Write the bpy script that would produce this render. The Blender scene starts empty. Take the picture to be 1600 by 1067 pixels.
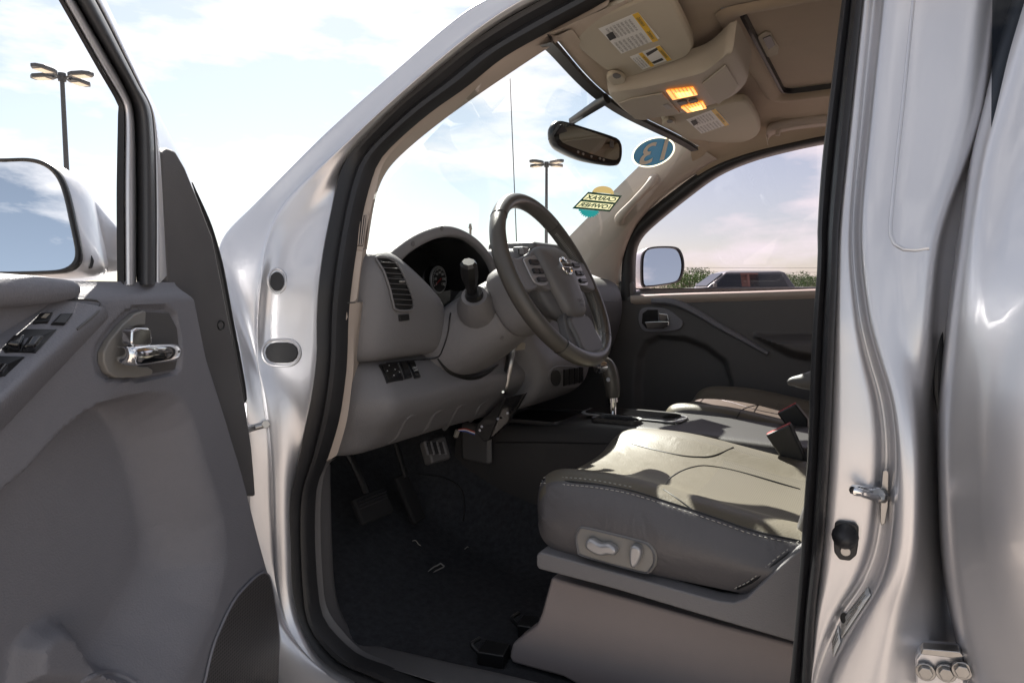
import bpy, bmesh, math, random
import numpy as np
from mathutils import Vector as V, Matrix
from mathutils.bvhtree import BVHTree
random.seed(7)
scn = bpy.context.scene
COL = scn.collection
R = math.radians

# ------------------------------------------------------------------ camera
F = 1600 * 24 / 36.0
CX, CY = 800.0, 533.5
CAM = V((-1.63, 0.0, 1.20))
YAW, PIT = R(28.7), R(-4.45)
FW = V((math.cos(YAW) * math.cos(PIT), math.sin(YAW) * math.cos(PIT), math.sin(PIT)))
RT = V((math.sin(YAW), -math.cos(YAW), 0))
UP = RT.cross(FW)
cd = bpy.data.cameras.new('camera'); cam = bpy.data.objects.new('camera', cd); COL.objects.link(cam)
cd.sensor_width = 36; cd.lens = 24; cd.clip_start = 0.02; cd.clip_end = 3000
cam.matrix_world = Matrix(((RT.x, UP.x, -FW.x, CAM.x), (RT.y, UP.y, -FW.y, CAM.y), (RT.z, UP.z, -FW.z, CAM.z), (0, 0, 0, 1)))
scn.camera = cam

# ------------------------------------------------------------------ light
SUN = V((0.38, 0.36, 0.50)).normalized()           # towards the sun: front right
w = bpy.data.worlds.new('World'); scn.world = w; w.use_nodes = True
nt = w.node_tree; nt.nodes.clear()
def N(t, typ, **k):
    n = t.nodes.new(typ)
    for a, b in k.items():
        if a.startswith('i_'):
            n.inputs[a[2:].replace('_', ' ')].default_value = b
        else: setattr(n, a, b)
    return n
sky = N(nt, 'ShaderNodeTexSky', sky_type='NISHITA', sun_disc=False)
sky.sun_elevation = math.asin(SUN.z); sky.sun_rotation = math.atan2(SUN.x, SUN.y)
sky.air_density = 1.0; sky.dust_density = .6; sky.ozone_density = 1.2
tc = N(nt, 'ShaderNodeTexCoord')
mp = N(nt, 'ShaderNodeMapping'); mp.inputs['Scale'].default_value = (1, 1, 3.2); mp.inputs['Location'].default_value = (1.7, .6, .3)
nz = N(nt, 'ShaderNodeTexNoise'); nz.inputs['Scale'].default_value = 3.6; nz.inputs['Detail'].default_value = 8; nz.inputs['Roughness'].default_value = .56
rp = N(nt, 'ShaderNodeValToRGB'); rp.color_ramp.elements[0].position = .47; rp.color_ramp.elements[1].position = .60
mx = N(nt, 'ShaderNodeMixRGB'); mx.inputs['Color2'].default_value = (9.0, 8.75, 8.8, 1)
ml = N(nt, 'ShaderNodeMath', operation='MULTIPLY'); ml.inputs[1].default_value = .88
bg = N(nt, 'ShaderNodeBackground'); bg.inputs['Strength'].default_value = .050
ow = N(nt, 'ShaderNodeOutputWorld')
L = nt.links.new
L(tc.outputs['Generated'], mp.inputs['Vector']); L(mp.outputs[0], nz.inputs['Vector']); L(nz.outputs[0], rp.inputs[0])
L(rp.outputs[0], ml.inputs[0]); L(ml.outputs[0], mx.inputs['Fac']); hs = N(nt, 'ShaderNodeHueSaturation'); hs.inputs['Saturation'].default_value = .64; hs.inputs['Value'].default_value = .86; L(sky.outputs[0], hs.inputs['Color']); L(hs.outputs[0], mx.inputs['Color1']); L(mx.outputs[0], bg.inputs['Color']); L(bg.outputs[0], ow.inputs[0])
sl = bpy.data.lights.new('sun', 'SUN'); sl.energy = 5.0; sl.angle = R(.5); sl.color = (1, .945, .86)
so = bpy.data.objects.new('sun', sl); COL.objects.link(so); so.rotation_euler = (-SUN).to_track_quat('-Z', 'Y').to_euler(); so.location = (0, 0, 30)
vs = scn.view_settings; vs.view_transform = 'Standard'; vs.look = 'None'; vs.gamma = 1; vs.exposure = 1.62
scn.render.engine = 'CYCLES'
scn.cycles.max_bounces = 10; scn.cycles.transparent_max_bounces = 24; scn.cycles.caustics_reflective = False; scn.cycles.sample_clamp_indirect = 6

# ------------------------------------------------------------------ projection: a pixel of the 1600 px photo -> a point on a known surface
def ray(px, py): return FW + RT * ((px - CX) / F) + UP * ((CY - py) / F)
def P(px, py, **k):
    d = ray(px, py)
    for i, n in enumerate('xyz'):
        if n in k: return CAM + d * ((k[n] - CAM[i]) / d[i])
    return CAM + d * k['d']
def PL(px, py, o, n):
    d = ray(px, py); return CAM + d * ((V(o) - CAM).dot(n) / d.dot(n))
def Q(p):
    v = V(p) - CAM; dd = v.dot(FW)
    return (CX + F * v.dot(RT) / dd, CY - F * v.dot(UP) / dd)
def xs(z): return float(np.interp(z, [.5, 1.0, 1.22, 1.65, 1.8], [-.765, -.76, -.74, -.585, -.53]))
def S(a, off=0.0):                                   # door aperture surface; a = (px,py) or ('w', y, z)
    if a[0] == 'w': return V((xs(a[2]) + off, a[1], a[2]))
    x = -.7
    for _ in range(12):
        p = P(a[0], a[1], x=x); x = xs(p.z) + off
    return P(a[0], a[1], x=x)
def cr(pts, n, closed=False):                        # Catmull-Rom, resampled evenly
    p = [V(q) for q in pts]
    if closed: p = [p[-1]] + p + [p[0], p[1]]
    else: p = [p[0] * 2 - p[1]] + p + [p[-1] * 2 - p[-2]]
    d = []
    for i in range(1, len(p) - 2):
        for k in range(12):
            t = k / 12
            d.append(.5 * (2 * p[i] + (p[i + 1] - p[i - 1]) * t + (2 * p[i - 1] - 5 * p[i] + 4 * p[i + 1] - p[i + 2]) * t * t + (3 * p[i] - p[i - 1] - 3 * p[i + 1] + p[i + 2]) * t ** 3))
    d.append(p[-2].copy())
    L_ = [0]
    for i in range(1, len(d)): L_.append(L_[-1] + (d[i] - d[i - 1]).length)
    m = n if closed else n - 1
    out = []; j = 0
    for k in range(n):
        s = L_[-1] * k / m
        while j < len(L_) - 2 and L_[j + 1] < s: j += 1
        seg = L_[j + 1] - L_[j]
        out.append(d[j].lerp(d[j + 1], (s - L_[j]) / seg if seg > 0 else 0))
    return out
def lin(v, n):                                       # list of values stretched to n
    if not hasattr(v, '__len__'): return [v] * n
    return list(np.interp(np.linspace(0, 1, n), np.linspace(0, 1, len(v)), v))

# ------------------------------------------------------------------ materials
MATS = {}
def mat(name, col, rough=.5, metal=0, coat=0, bump=0, bscale=400, var=0, vscale=6, coatr=.03, spec=.5, emit=None, estr=0, sheen=0, wrinkle=0):
    m = bpy.data.materials.new(name); m.use_nodes = True; t = m.node_tree; b = t.nodes['Principled BSDF']
    b.inputs['Base Color'].default_value = (*col, 1); b.inputs['Roughness'].default_value = rough; b.inputs['Metallic'].default_value = metal
    b.inputs['Coat Weight'].default_value = coat; b.inputs['Coat Roughness'].default_value = coatr; b.inputs['Specular IOR Level'].default_value = spec
    if sheen: b.inputs['Sheen Weight'].default_value = sheen
    if emit: b.inputs['Emission Color'].default_value = (*emit, 1); b.inputs['Emission Strength'].default_value = estr
    c = t.nodes.new('ShaderNodeTexCoord')
    if bump:
        n = N(t, 'ShaderNodeTexNoise'); n.inputs['Scale'].default_value = bscale; n.inputs['Detail'].default_value = 3
        u = N(t, 'ShaderNodeBump'); u.inputs['Strength'].default_value = bump; u.inputs['Distance'].default_value = .001
        t.links.new(c.outputs['Object'], n.inputs['Vector']); t.links.new(n.outputs[0], u.inputs['Height']); t.links.new(u.outputs[0], b.inputs['Normal'])
        if wrinkle:
            n3 = N(t, 'ShaderNodeTexNoise'); n3.inputs['Scale'].default_value = 14; n3.inputs['Detail'].default_value = 2; n3.inputs['Distortion'].default_value = 1.2
            u3 = N(t, 'ShaderNodeBump'); u3.inputs['Strength'].default_value = wrinkle; u3.inputs['Distance'].default_value = .012
            t.links.new(c.outputs['Object'], n3.inputs['Vector']); t.links.new(n3.outputs[0], u3.inputs['Height']); t.links.new(u3.outputs[0], u.inputs['Normal'])
    if var:
        n2 = N(t, 'ShaderNodeTexNoise'); n2.inputs['Scale'].default_value = vscale; n2.inputs['Detail'].default_value = 6; n2.inputs['Roughness'].default_value = .65
        h = N(t, 'ShaderNodeMixRGB'); h.inputs['Color1'].default_value = (*[v * (1 - var) for v in col], 1); h.inputs['Color2'].default_value = (*[min(1, v * (1 + var)) for v in col], 1)
        t.links.new(c.outputs['Object'], n2.inputs['Vector']); t.links.new(n2.outputs[0], h.inputs['Fac']); t.links.new(h.outputs[0], b.inputs['Base Color'])
        r2 = N(t, 'ShaderNodeMapRange'); r2.inputs['To Min'].default_value = max(0, rough - .07); r2.inputs['To Max'].default_value = min(1, rough + .07)
        t.links.new(n2.outputs[0], r2.inputs['Value']); t.links.new(r2.outputs[0], b.inputs['Roughness'])
    MATS[name] = m; return m
def glass(name, tint, refl=1.5, rough=0.0):
    m = bpy.data.materials.new(name); m.use_nodes = True; t = m.node_tree; t.nodes.clear()
    tr = N(t, 'ShaderNodeBsdfTransparent'); tr.inputs[0].default_value = (*tint, 1)
    gl = N(t, 'ShaderNodeBsdfGlossy'); gl.inputs['Roughness'].default_value = rough
    lw = N(t, 'ShaderNodeLayerWeight'); pw = N(t, 'ShaderNodeMath', operation='POWER'); pw.inputs[1].default_value = 5
    fr = N(t, 'ShaderNodeMath', operation='MULTIPLY_ADD'); fr.inputs[1].default_value = .9; fr.inputs[2].default_value = .045
    t.links.new(lw.outputs['Facing'], pw.inputs[0]); t.links.new(pw.outputs[0], fr.inputs[0])
    mi = N(t, 'ShaderNodeMixShader'); o = N(t, 'ShaderNodeOutputMaterial')
    t.links.new(fr.outputs[0], mi.inputs[0]); t.links.new(tr.outputs[0], mi.inputs[1]); t.links.new(gl.outputs[0], mi.inputs[2]); t.links.new(mi.outputs[0], o.inputs[0])
    MATS[name] = m; return m
mat('paint', (.665, .665, .69), .36, metal=.70, coat=.75, coatr=.04, var=.03, vscale=3, bump=.05, bscale=1500)
mat('door_plastic', (.212, .212, .236), .52, bump=.7, bscale=420, var=.14)
mat('dash_plastic', (.178, .174, .180), .50, bump=.7, bscale=420, var=.08)
mat('dash_dark', (.105, .102, .102), .50, bump=.3, bscale=900, var=.10)
mat('bezel_plastic', (.25, .24, .225), .42, bump=.15, bscale=1100)
mat('trim_beige', (.47, .40, .345), .62, bump=.3, bscale=700, var=.06)
mat('headliner_cloth', (.45, .36, .265), .95, bump=.6, bscale=1100, var=.10, vscale=14, sheen=.2)
mat('visor_vinyl', (.50, .45, .36), .75, bump=.35, bscale=800, var=.05)
mat('console_beige', (.40, .355, .29), .55, bump=.25, bscale=900)
mat('rubber', (.016, .016, .018), .48, bump=.2, bscale=500, var=.25, vscale=20)
mat('sill_plastic', (.105, .102, .104), .5, bump=.35, bscale=800, var=.2, vscale=14)
mat('rubber_matte', (.012, .012, .013), .9)
mat('rubber_grey', (.05, .051, .055), .42, bump=.2, bscale=500, var=.2, vscale=20)
mat('black_plastic', (.012, .012, .013), .34, bump=.1, bscale=900)
mat('black_gloss', (.008, .008, .009), .12, coat=.5)
mat('carpet', (.042, .043, .047), 1, bump=1, bscale=260, var=.6, vscale=70, spec=.1)
mat('chrome', (.82, .82, .82), .09, metal=1)
mat('steel', (.37, .365, .36), .34, metal=1, var=.2, vscale=60)
mat('silver_plastic', (.40, .40, .41), .32, metal=.5)
mat('leather', (.138, .122, .092), .43, wrinkle=.12, bump=.45, bscale=330, var=.08, vscale=18)
mat('leather_side', (.105, .100, .104), .38, wrinkle=.3, bump=.45, bscale=330, var=.10, vscale=18)
mat('rim_leather', (.072, .066, .058), .34, bump=.5, bscale=700, var=.1, vscale=30)
mat('rim_smooth', (.085, .080, .073), .30, bump=.25, bscale=300, var=.1)
mat('thread', (.42, .41, .38), .8)
mat('riser_plastic', (.265, .232, .228), .62, bump=.4, bscale=700, var=.07)
mat('white', (.80, .80, .78), .5); mat('yellow', (.80, .50, .03), .5); mat('ink', (.02, .02, .02), .6)
mat('red', (.45, .03, .03), .4); mat('wire_red', (.5, .05, .03), .4); mat('wire_blue', (.03, .08, .4), .4)
mat('cream', (.80, .74, .55), .5); mat('sticker_blue', (.015, .16, .36), .4); mat('sticker_tan', (.26, .19, .08), .5); mat('sign_cream', (.42, .40, .25), .5); mat('console_black', (.042, .040, .040), .42, bump=.5, bscale=420); mat('lens_rib', (.5, .16, .03), .3); mat('sticker_cream', (.88, .84, .70), .5); mat('sticker_green', (.0, .17, .11), .4); mat('teal', (.01, .16, .17), .4)
mat('lens', (.9, .5, .15), .15, emit=(1, .30, .03), estr=.55)
mat('lens_hot', (.9, .6, .25), .2, emit=(1, .5, .10), estr=1.1)
mat('mirror', (.88, .90, .92), .0, metal=1)
mat('mirror_dim', (.60, .60, .59), .03, metal=1)
mat('paper', (.30, .28, .24), .9)
glass('windshield_glass', (.93, .965, .95)); glass('side_glass', (.72, .645, .69)); glass('dark_glass', (.10, .11, .12))
for n_, f_ in (('cream', .6), ('sticker_tan', .5), ('sign_cream', .5), ('sticker_blue', .2), ('teal', .4)):                      # thin printed film lets daylight through
    t_ = MATS[n_].node_tree; b_ = t_.nodes['Principled BSDF']; tl_ = N(t_, 'ShaderNodeBsdfTranslucent'); tl_.inputs[0].default_value = b_.inputs['Base Color'].default_value
    x_ = N(t_, 'ShaderNodeMixShader'); x_.inputs[0].default_value = f_; o_ = [q for q in t_.nodes if q.type == 'OUTPUT_MATERIAL'][0]
    t_.links.new(b_.outputs[0], x_.inputs[1]); t_.links.new(tl_.outputs[0], x_.inputs[2]); t_.links.new(x_.outputs[0], o_.inputs[0])
# perforated leather and speaker mesh: fine relief on real surfaces
def dotted(name, base, scale, dark, rough, strength, rot=0, up=False):
    m = mat(name, base, rough, var=0); t = m.node_tree; b = t.nodes['Principled BSDF']
    c = N(t, 'ShaderNodeTexCoord'); v = N(t, 'ShaderNodeTexVoronoi', voronoi_dimensions='2D'); v.inputs['Scale'].default_value = scale; v.inputs['Randomness'].default_value = 0
    mp = N(t, 'ShaderNodeMapping'); mp.inputs['Rotation'].default_value = (R(90) if up else 0, 0, rot if not up else 0)
    if up:
        m0 = N(t, 'ShaderNodeMapping'); m0.inputs['Rotation'].default_value = (0, 0, rot); t.links.new(c.outputs['Object'], m0.inputs['Vector']); t.links.new(m0.outputs[0], mp.inputs['Vector'])
    else: t.links.new(c.outputs['Object'], mp.inputs['Vector'])
    r = N(t, 'ShaderNodeValToRGB'); r.color_ramp.elements[0].position = .18; r.color_ramp.elements[1].position = .30
    r.color_ramp.elements[0].color = (*[x * dark for x in base], 1); r.color_ramp.elements[1].color = (*base, 1)
    u = N(t, 'ShaderNodeBump'); u.inputs['Strength'].default_value = strength; u.inputs['Distance'].default_value = .001
    t.links.new(mp.outputs[0], v.inputs['Vector']); t.links.new(v.outputs['Distance'], r.inputs[0]); t.links.new(r.outputs[0], b.inputs['Base Color'])
    t.links.new(v.outputs['Distance'], u.inputs['Height']); t.links.new(u.outputs[0], b.inputs['Normal'])
dotted('leather_perforated', (.130, .114, .086), 215, .35, .5, .3, R(45))
dotted('speaker_mesh', (.085, .080, .080), 190, .25, .5, .9, R(-22) , True)

# ------------------------------------------------------------------ mesh helpers
def mesh(name, vv, ff, m, parent=None, ang=35, bev=0, seg=2, sub=0, solid=0, soff=0, flat=False):
    me = bpy.data.meshes.new(name); me.from_pydata([tuple(v) for v in vv], [], ff); me.update()
    bm = bmesh.new(); bm.from_mesh(me); bmesh.ops.recalc_face_normals(bm, faces=bm.faces); bm.to_mesh(me); bm.free()
    if not flat:
        me.shade_smooth()
        if not bev and not sub: me.set_sharp_from_angle(angle=R(ang))
    o = bpy.data.objects.new(name, me); COL.objects.link(o)
    if m: me.materials.append(MATS[m] if isinstance(m, str) else m)
    if parent: o.parent = parent
    if solid:
        s = o.modifiers.new('s', 'SOLIDIFY'); s.thickness = solid; s.offset = soff
    if bev:
        b = o.modifiers.new('b', 'BEVEL'); b.width = bev; b.segments = seg; b.limit_method = 'ANGLE'; b.angle_limit = R(30); b.harden_normals = True
    if sub:
        s = o.modifiers.new('u', 'SUBSURF'); s.levels = sub; s.render_levels = sub
    return o
def grid(rows, cu=False, cv=False, cap=False):
    n = len(rows[0]); m = len(rows); vv = [p for r in rows for p in r]; ff = []
    for i in range(m if cv else m - 1):
        for j in range(n if cu else n - 1):
            a, b = i * n + j, i * n + (j + 1) % n; c, d = ((i + 1) % m) * n + (j + 1) % n, ((i + 1) % m) * n + j
            ff.append((a, b, c, d))
    if cap: ff.append(tuple(range(n))[::-1]); ff.append(tuple((m - 1) * n + j for j in range(n)))
    return vv, ff
def loft(name, rows, m, parent, cu=False, cv=False, cap=False, **k):
    vv, ff = grid(rows, cu, cv, cap); return mesh(name, vv, ff, m, parent, **k)
def prism(name, pts, ext, m, parent, **k):           # outline (3D) extruded by a vector
    n = len(pts); e = V(ext); vv = [V(p) for p in pts] + [V(p) + e for p in pts]
    ff = [tuple(range(n))[::-1], tuple(range(n, 2 * n))] + [(i, (i + 1) % n, n + (i + 1) % n, n + i) for i in range(n)]
    return mesh(name, vv, ff, m, parent, **k)
def box(name, c, size, m, parent, rot=(0, 0, 0), bev=.003, seg=2, ax=None):
    sx, sy, sz = [s / 2 for s in size]; vv = [V((x, y, z)) for x in (-sx, sx) for y in (-sy, sy) for z in (-sz, sz)]
    if ax: M = Matrix((ax[0], ax[1], ax[2])).transposed()
    else: M = Matrix.Rotation(rot[2], 3, 'Z') @ Matrix.Rotation(rot[1], 3, 'Y') @ Matrix.Rotation(rot[0], 3, 'X')
    vv = [M @ v + V(c) for v in vv]
    return mesh(name, vv, [(0, 1, 3, 2), (4, 6, 7, 5), (0, 4, 5, 1), (2, 3, 7, 6), (0, 2, 6, 4), (1, 5, 7, 3)], m, parent, bev=bev, seg=seg)
def tube(name, pts, r, m, parent, n=10, res=None, closed=False, flat=1, up=None, cap=True, straight=False, **k):
    p = [V(q) for q in pts]
    if not straight: p = cr(p, res or max(4, len(p) * 5), closed)
    rr = lin(r, len(p)); rows = []
    prev = V(up) if up else None
    for i, q in enumerate(p):
        a = p[(i + 1) % len(p)] if (closed or i < len(p) - 1) else q
        b = p[i - 1] if (closed or i > 0) else q
        t = (a - b).normalized()
        if prev is None: prev = V((0, 0, 1)) if abs(t.z) < .9 else V((1, 0, 0))
        u = (prev - t * prev.dot(t)).normalized(); s = t.cross(u)
        if not up: prev = u
        rows.append([q + (u * math.cos(2 * math.pi * j / n) * flat + s * math.sin(2 * math.pi * j / n)) * rr[i] for j in range(n)])
    return loft(name, rows, m, parent, cu=True, cv=closed, cap=cap and not closed, **k)
def disc(name, c, nrm, r, th, m, parent, n=20, bev=0, up=(0, 0, 1), ry=None):
    c = V(c); nrm = V(nrm).normalized(); u = V(up); u = (u - nrm * u.dot(nrm)).normalized(); s = nrm.cross(u); ry = ry or r
    return prism(name, [c + s * r * math.cos(2 * math.pi * i / n) + u * ry * math.sin(2 * math.pi * i / n) for i in range(n)], nrm * th, m, parent, bev=bev)
def bvh(*objs):
    dg = bpy.context.evaluated_depsgraph_get(); vv = []; ff = []
    for o in objs:
        e = o.evaluated_get(dg); me = e.to_mesh(); b = len(vv)
        vv += [o.matrix_world @ v.co for v in me.vertices]; ff += [tuple(b + i for i in f.vertices) for f in me.polygons]; e.to_mesh_clear()
    return BVHTree.FromPolygons(vv, ff)
def cast(bv, px, py):                                 # the point of a surface where a pixel sees it (nearest point if it just misses)
    d = ray(px, py).normalized(); h = bv.ray_cast(CAM, d)
    if h[0] is None:
        best = None
        for i in range(24):
            q = CAM + d * (.6 + .1 * i); r = bv.find_nearest(q)
            if best is None or r[3] < best[3]: best = r
        h = best
    return h[0], (h[1] if h[1].dot(d) < 0 else -h[1])
def hit(bv, px, py, lift=0, fall=None):
    p, n = cast(bv, px, py); return p + n * lift
def hnorm(bv, px, py): return cast(bv, px, py)[1]
def text_mesh(s, bold=0):
    c = bpy.data.curves.new('t', 'FONT'); c.body = s; c.offset = bold; o = bpy.data.objects.new('t', c); COL.objects.link(o)
    bpy.context.view_layer.update(); me = bpy.data.meshes.new_from_object(o.evaluated_get(bpy.context.evaluated_depsgraph_get()))
    vv = [v.co.copy() for v in me.vertices]; ff = [tuple(f.vertices) for f in me.polygons]
    bpy.data.objects.remove(o); bpy.data.curves.remove(c); bpy.data.meshes.remove(me)
    return vv, ff
def quadtext(name, s, q, m, parent, lift=.0006, pad=.06, bold=0):      # q: text-space bottom-left, bottom-right, top-right, top-left
    vv, ff = text_mesh(s); q = [V(a) for a in q]
    x0, x1 = min(v.x for v in vv), max(v.x for v in vv); y0, y1 = min(v.y for v in vv), max(v.y for v in vv)
    nrm = (q[1] - q[0]).cross(q[3] - q[0]).normalized()
    if nrm.dot(CAM - q[0]) < 0: nrm = -nrm
    out = []
    for v in vv:
        a = pad + (1 - 2 * pad) * (v.x - x0) / max(1e-6, x1 - x0); b = pad + (1 - 2 * pad) * (v.y - y0) / max(1e-6, y1 - y0)
        out.append((q[0] * (1 - a) + q[1] * a) * (1 - b) + (q[3] * (1 - a) + q[2] * a) * b + nrm * lift)
    return mesh(name, out, ff, m, parent, flat=True)
def empty(name, loc=(0, 0, 0), rz=0, label=None, cat=None, group=None):
    o = bpy.data.objects.new(name, None); COL.objects.link(o); o.location = loc; o.rotation_euler = (0, 0, rz); o.empty_display_size = .2
    tag(o, label, cat, group); return o
def tag(o, label=None, cat=None, group=None, kind=None):
    for k, v in (('label', label), ('category', cat), ('group', group), ('kind', kind)):
        if v: o[k] = v
    return o
def sm(t): t = max(0, min(1, t)); return t * t * (3 - 2 * t)
def inpoly(p, poly):
    c = False; x, y = p
    for i in range(len(poly)):
        x1, y1 = poly[i - 1]; x2, y2 = poly[i]
        if (y1 > y) != (y2 > y) and x < (x2 - x1) * (y - y1) / (y2 - y1) + x1: c = not c
    return c
def pdist(p, poly):
    m = 9; p = V((p[0], p[1]))
    for i in range(len(poly)):
        a = V(poly[i - 1]); b = V(poly[i]); ab = b - a; t = max(0, min(1, (p - a).dot(ab) / max(1e-12, ab.dot(ab)))); m = min(m, (p - a - ab * t).length)
    return m
# ------------------------------------------------------------------ ground
gm = mat('asphalt', (.37, .315, .275), .85, bump=.5, bscale=120, var=.22, vscale=1.2)
g = mesh('ground', [(-900, -900, 0), (900, -900, 0), (900, 900, 0), (-900, 900, 0)], [(0, 1, 2, 3)], 'asphalt'); tag(g, 'grey sunlit parking lot asphalt around the truck', None, None, 'structure')

# ------------------------------------------------------------------ the truck
truck = empty('pickup_truck', (0, 0, 0), 0, 'silver pickup truck with its driver door open, grey cabin seen from outside', 'pickup truck')
NF, NS, NB, NR = 64, 14, 36, 12
# door aperture seal: outer and inner edge, in four runs (roof rail, windscreen pillar and hinge pillar, sill, centre pillar)
so_f = [(850, 0), (775, 43), (700, 97), (625, 161), (580, 208), (550, 244), (535, 277), (524, 330), (512, 390), (505, 444), (502, 496), (502, 556), (494, 616), (481, 677), (470, 737), (463, 785), (462, 838), (465, 906), (469, 961), (486, 1009), (513, 1040), (561, 1064)]
si_f = [(915, 8), (846, 45), (775, 86), (719, 131), (662, 172), (610, 217), (580, 251), (565, 292), (554, 337), (544, 394), (537, 444), (532, 496), (530, 560), (526, 603), (517, 659), (501, 715), (484, 760), (480, 800), (480, 855), (484, 923), (492, 968), (513, 999), (548, 1030), (592, 1047)]
bo = [(1268, 1067), (1274, 958), (1286, 855), (1293, 769), (1297, 700), (1300, 643), (1305, 518), (1309, 411), (1311, 358), (1328, 189), (1348, 0)]
bi = [(1234, 1067), (1248, 906), (1257, 769), (1261, 718), (1264, 643), (1269, 518), (1277, 411), (1277, 358), (1284, 253), (1298, 135), (1315, 0)]
def ring(front, bp, dz, off, offb=None):
    f = [S(a, off) for a in front]; b = [S(a, off if offb is None else offb) for a in bp]
    e = f[-1]; st = f[0]
    zt = st.z + .02
    roof = [b[-1] + V((.03, .0, .06)), S(('w', b[-1].y + .03, zt + .012), off), S(('w', .22, zt + .015), off), S(('w', .36, zt + .008), off), st]
    sill = [e, S(('w', e.y - .1, e.z - .006), off), S(('w', .3, e.z - .012), off), S(('w', .17, e.z - .01), off), S(('w', b[0].y + .02, e.z + .02), off), b[0]]
    return cr(roof, NR)[:-1], cr(f, NF), cr(sill, NS)[1:-1], cr(b, NB)
def full(r): return r[0] + r[1] + r[2] + r[3]
O0 = full(ring(so_f, bo, 0, 0)); I0 = full(ring(si_f, bi, 0, .004))
def mixr(t, off):
    return [a.lerp(b, t) + V((off, 0, 0)) for a, b in zip(O0, I0)]
seal = loft('door_seal', [mixr(-.02, .02), mixr(.0, -.004), mixr(.10, -.016), mixr(.24, -.021), mixr(.40, -.016), mixr(.50, -.006), mixr(.54, -.002), mixr(.60, -.005), mixr(.76, -.009), mixr(.92, -.006), mixr(1.0, .002), mixr(1.05, .018)], 'rubber', truck, cu=True)

# windscreen pillar and hinge pillar in body colour
body = mesh('body', [(-.84, -1.45, .42), (.84, -1.45, .42), (.84, 1.3, .42), (-.84, 1.3, .42)], [(0, 1, 2, 3)], 'rubber', truck, solid=.02)
def pad3(c, n): return cr(c, n)
r0p = [('w', .02, 1.735), ('w', .25, 1.735), ('w', .46, 1.705), (755, 0), (700, 38), (640, 90), (560, 160), (500, 215), (440, 275), (390, 325), (352, 362), (338, 392), (345, 440), (362, 500), (378, 600), (380, 700), (385, 800), (395, 900), (408, 980), (425, 1067)]
r0o = list(np.interp(np.linspace(0, 1, len(r0p)), [0, .3, .55, .7, 1], [-.05, -.05, -.06, -.075, -.075]))
r1p = [('w', .02, 1.715), ('w', .25, 1.715), ('w', .42, 1.695), (815, 0), (760, 35), (690, 90), (610, 160), (540, 225), (480, 280), (440, 322), (418, 370), (408, 430), (402, 500), (402, 570), (412, 620), (420, 690), (425, 760), (428, 850), (434, 930), (455, 995), (500, 1045), (560, 1085)]
r1o = list(np.interp(np.linspace(0, 1, len(r1p)), [0, .3, .5, .6, .75, 1], [-.042, -.042, -.048, -.046, -.042, -.04]))
r2p = [('w', .02, 1.70), ('w', .25, 1.70), ('w', .40, 1.685), (838, 0), (765, 42), (695, 97), (618, 163), (570, 210), (535, 250), (500, 298), (460, 350), (440, 390), (426, 440), (420, 500), (424, 560), (440, 620), (446, 690), (446, 760), (448, 850), (452, 930), (468, 985), (500, 1035), (550, 1068)]
r2o = list(np.interp(np.linspace(0, 1, len(r2p)), [0, .3, .45, .6, .75, 1], [-.034, -.032, -.026, -.022, -.030, -.03]))
def sp(pp, oo): return cr([S(a, o) for a, o in zip(pp, oo)], 80)
A0 = sp(r0p, r0o); A1 = sp(r1p, r1o); A2 = sp(r2p, r2o)
so_full = [S(('w', .02, 1.69)), S(('w', .25, 1.685))] + [S(a, 0) for a in [(905, -25)] + so_f]
A3 = cr(so_full, 80)
def shift(c, v): return [p + V(v) for p in c]
def blend(a, b, t, off=0): return [p.lerp(q, t) + V((off, 0, 0)) for p, q in zip(a, b)]
ap = loft('windscreen_pillar', [shift(A0, (.10, .07, -.03)), shift(A0, (.035, .022, .004)), shift(A0, (.008, .005, .002)), A0, blend(A0, A1, .25, .004), blend(A0, A1, .8, .006), blend(A0, A1, .92, .004), A1, blend(A1, A2, .12, -.003), blend(A1, A2, .5, .0), A2, blend(A2, A3, .35, .004), blend(A2, A3, .85, .001), A3, shift(A3, (.03, 0, 0))], 'paint', body, sub=1)
bvA = bvh(ap)
# body-coloured sill outside the seal
OS = ring(so_f, bo, 0, 0)[2]
loft('sill_panel', [shift(OS, (.01, 0, .004)), shift(OS, (-.02, 0, -.006)), shift(OS, (-.055, 0, -.012)), shift(OS, (-.085, 0, -.03)), shift(OS, (-.095, 0, -.07)), shift(OS, (-.085, 0, -.16)), shift(OS, (-.03, 0, -.18))], 'paint', body, sub=1)
# grommets and slot in the hinge pillar
def flush(name, pts, m, bv, parent, lift=.001, th=.003, **k):
    ps = [hit(bv, *p, lift) for p in pts]
    n = hnorm(bv, sum(p[0] for p in pts) / len(pts), sum(p[1] for p in pts) / len(pts))
    return prism(name, [p - n * .004 for p in ps], n * (.004 + th), m, parent, **k)
def ell(cx, cy, rx, ry, n=20, rot=0):
    return [(cx + rx * math.cos(t) * math.cos(rot) - ry * math.sin(t) * math.sin(rot), cy + rx * math.cos(t) * math.sin(rot) + ry * math.sin(t) * math.cos(rot)) for t in [2 * math.pi * i / n for i in range(n)]]
def stad(x0, y0, x1, y1, n=6):                       # stadium in pixels
    r = (y1 - y0) / 2; c = []
    for i in range(n + 1): t = -math.pi / 2 + math.pi * i / n; c.append((x1 - r + r * math.cos(t), (y0 + y1) / 2 + r * math.sin(t)))
    for i in range(n + 1): t = math.pi / 2 + math.pi * i / n; c.append((x0 + r + r * math.cos(t), (y0 + y1) / 2 + r * math.sin(t)))
    return c
def rimtube(name, pts, r, m, bv, parent, lift=.0, closed=True):
    ps = [hit(bv, *p, lift) for p in pts]; ps = [p for p in ps if p]
    return tube(name, ps, r, m, parent, n=8, closed=closed, res=len(ps) * 3)
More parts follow.
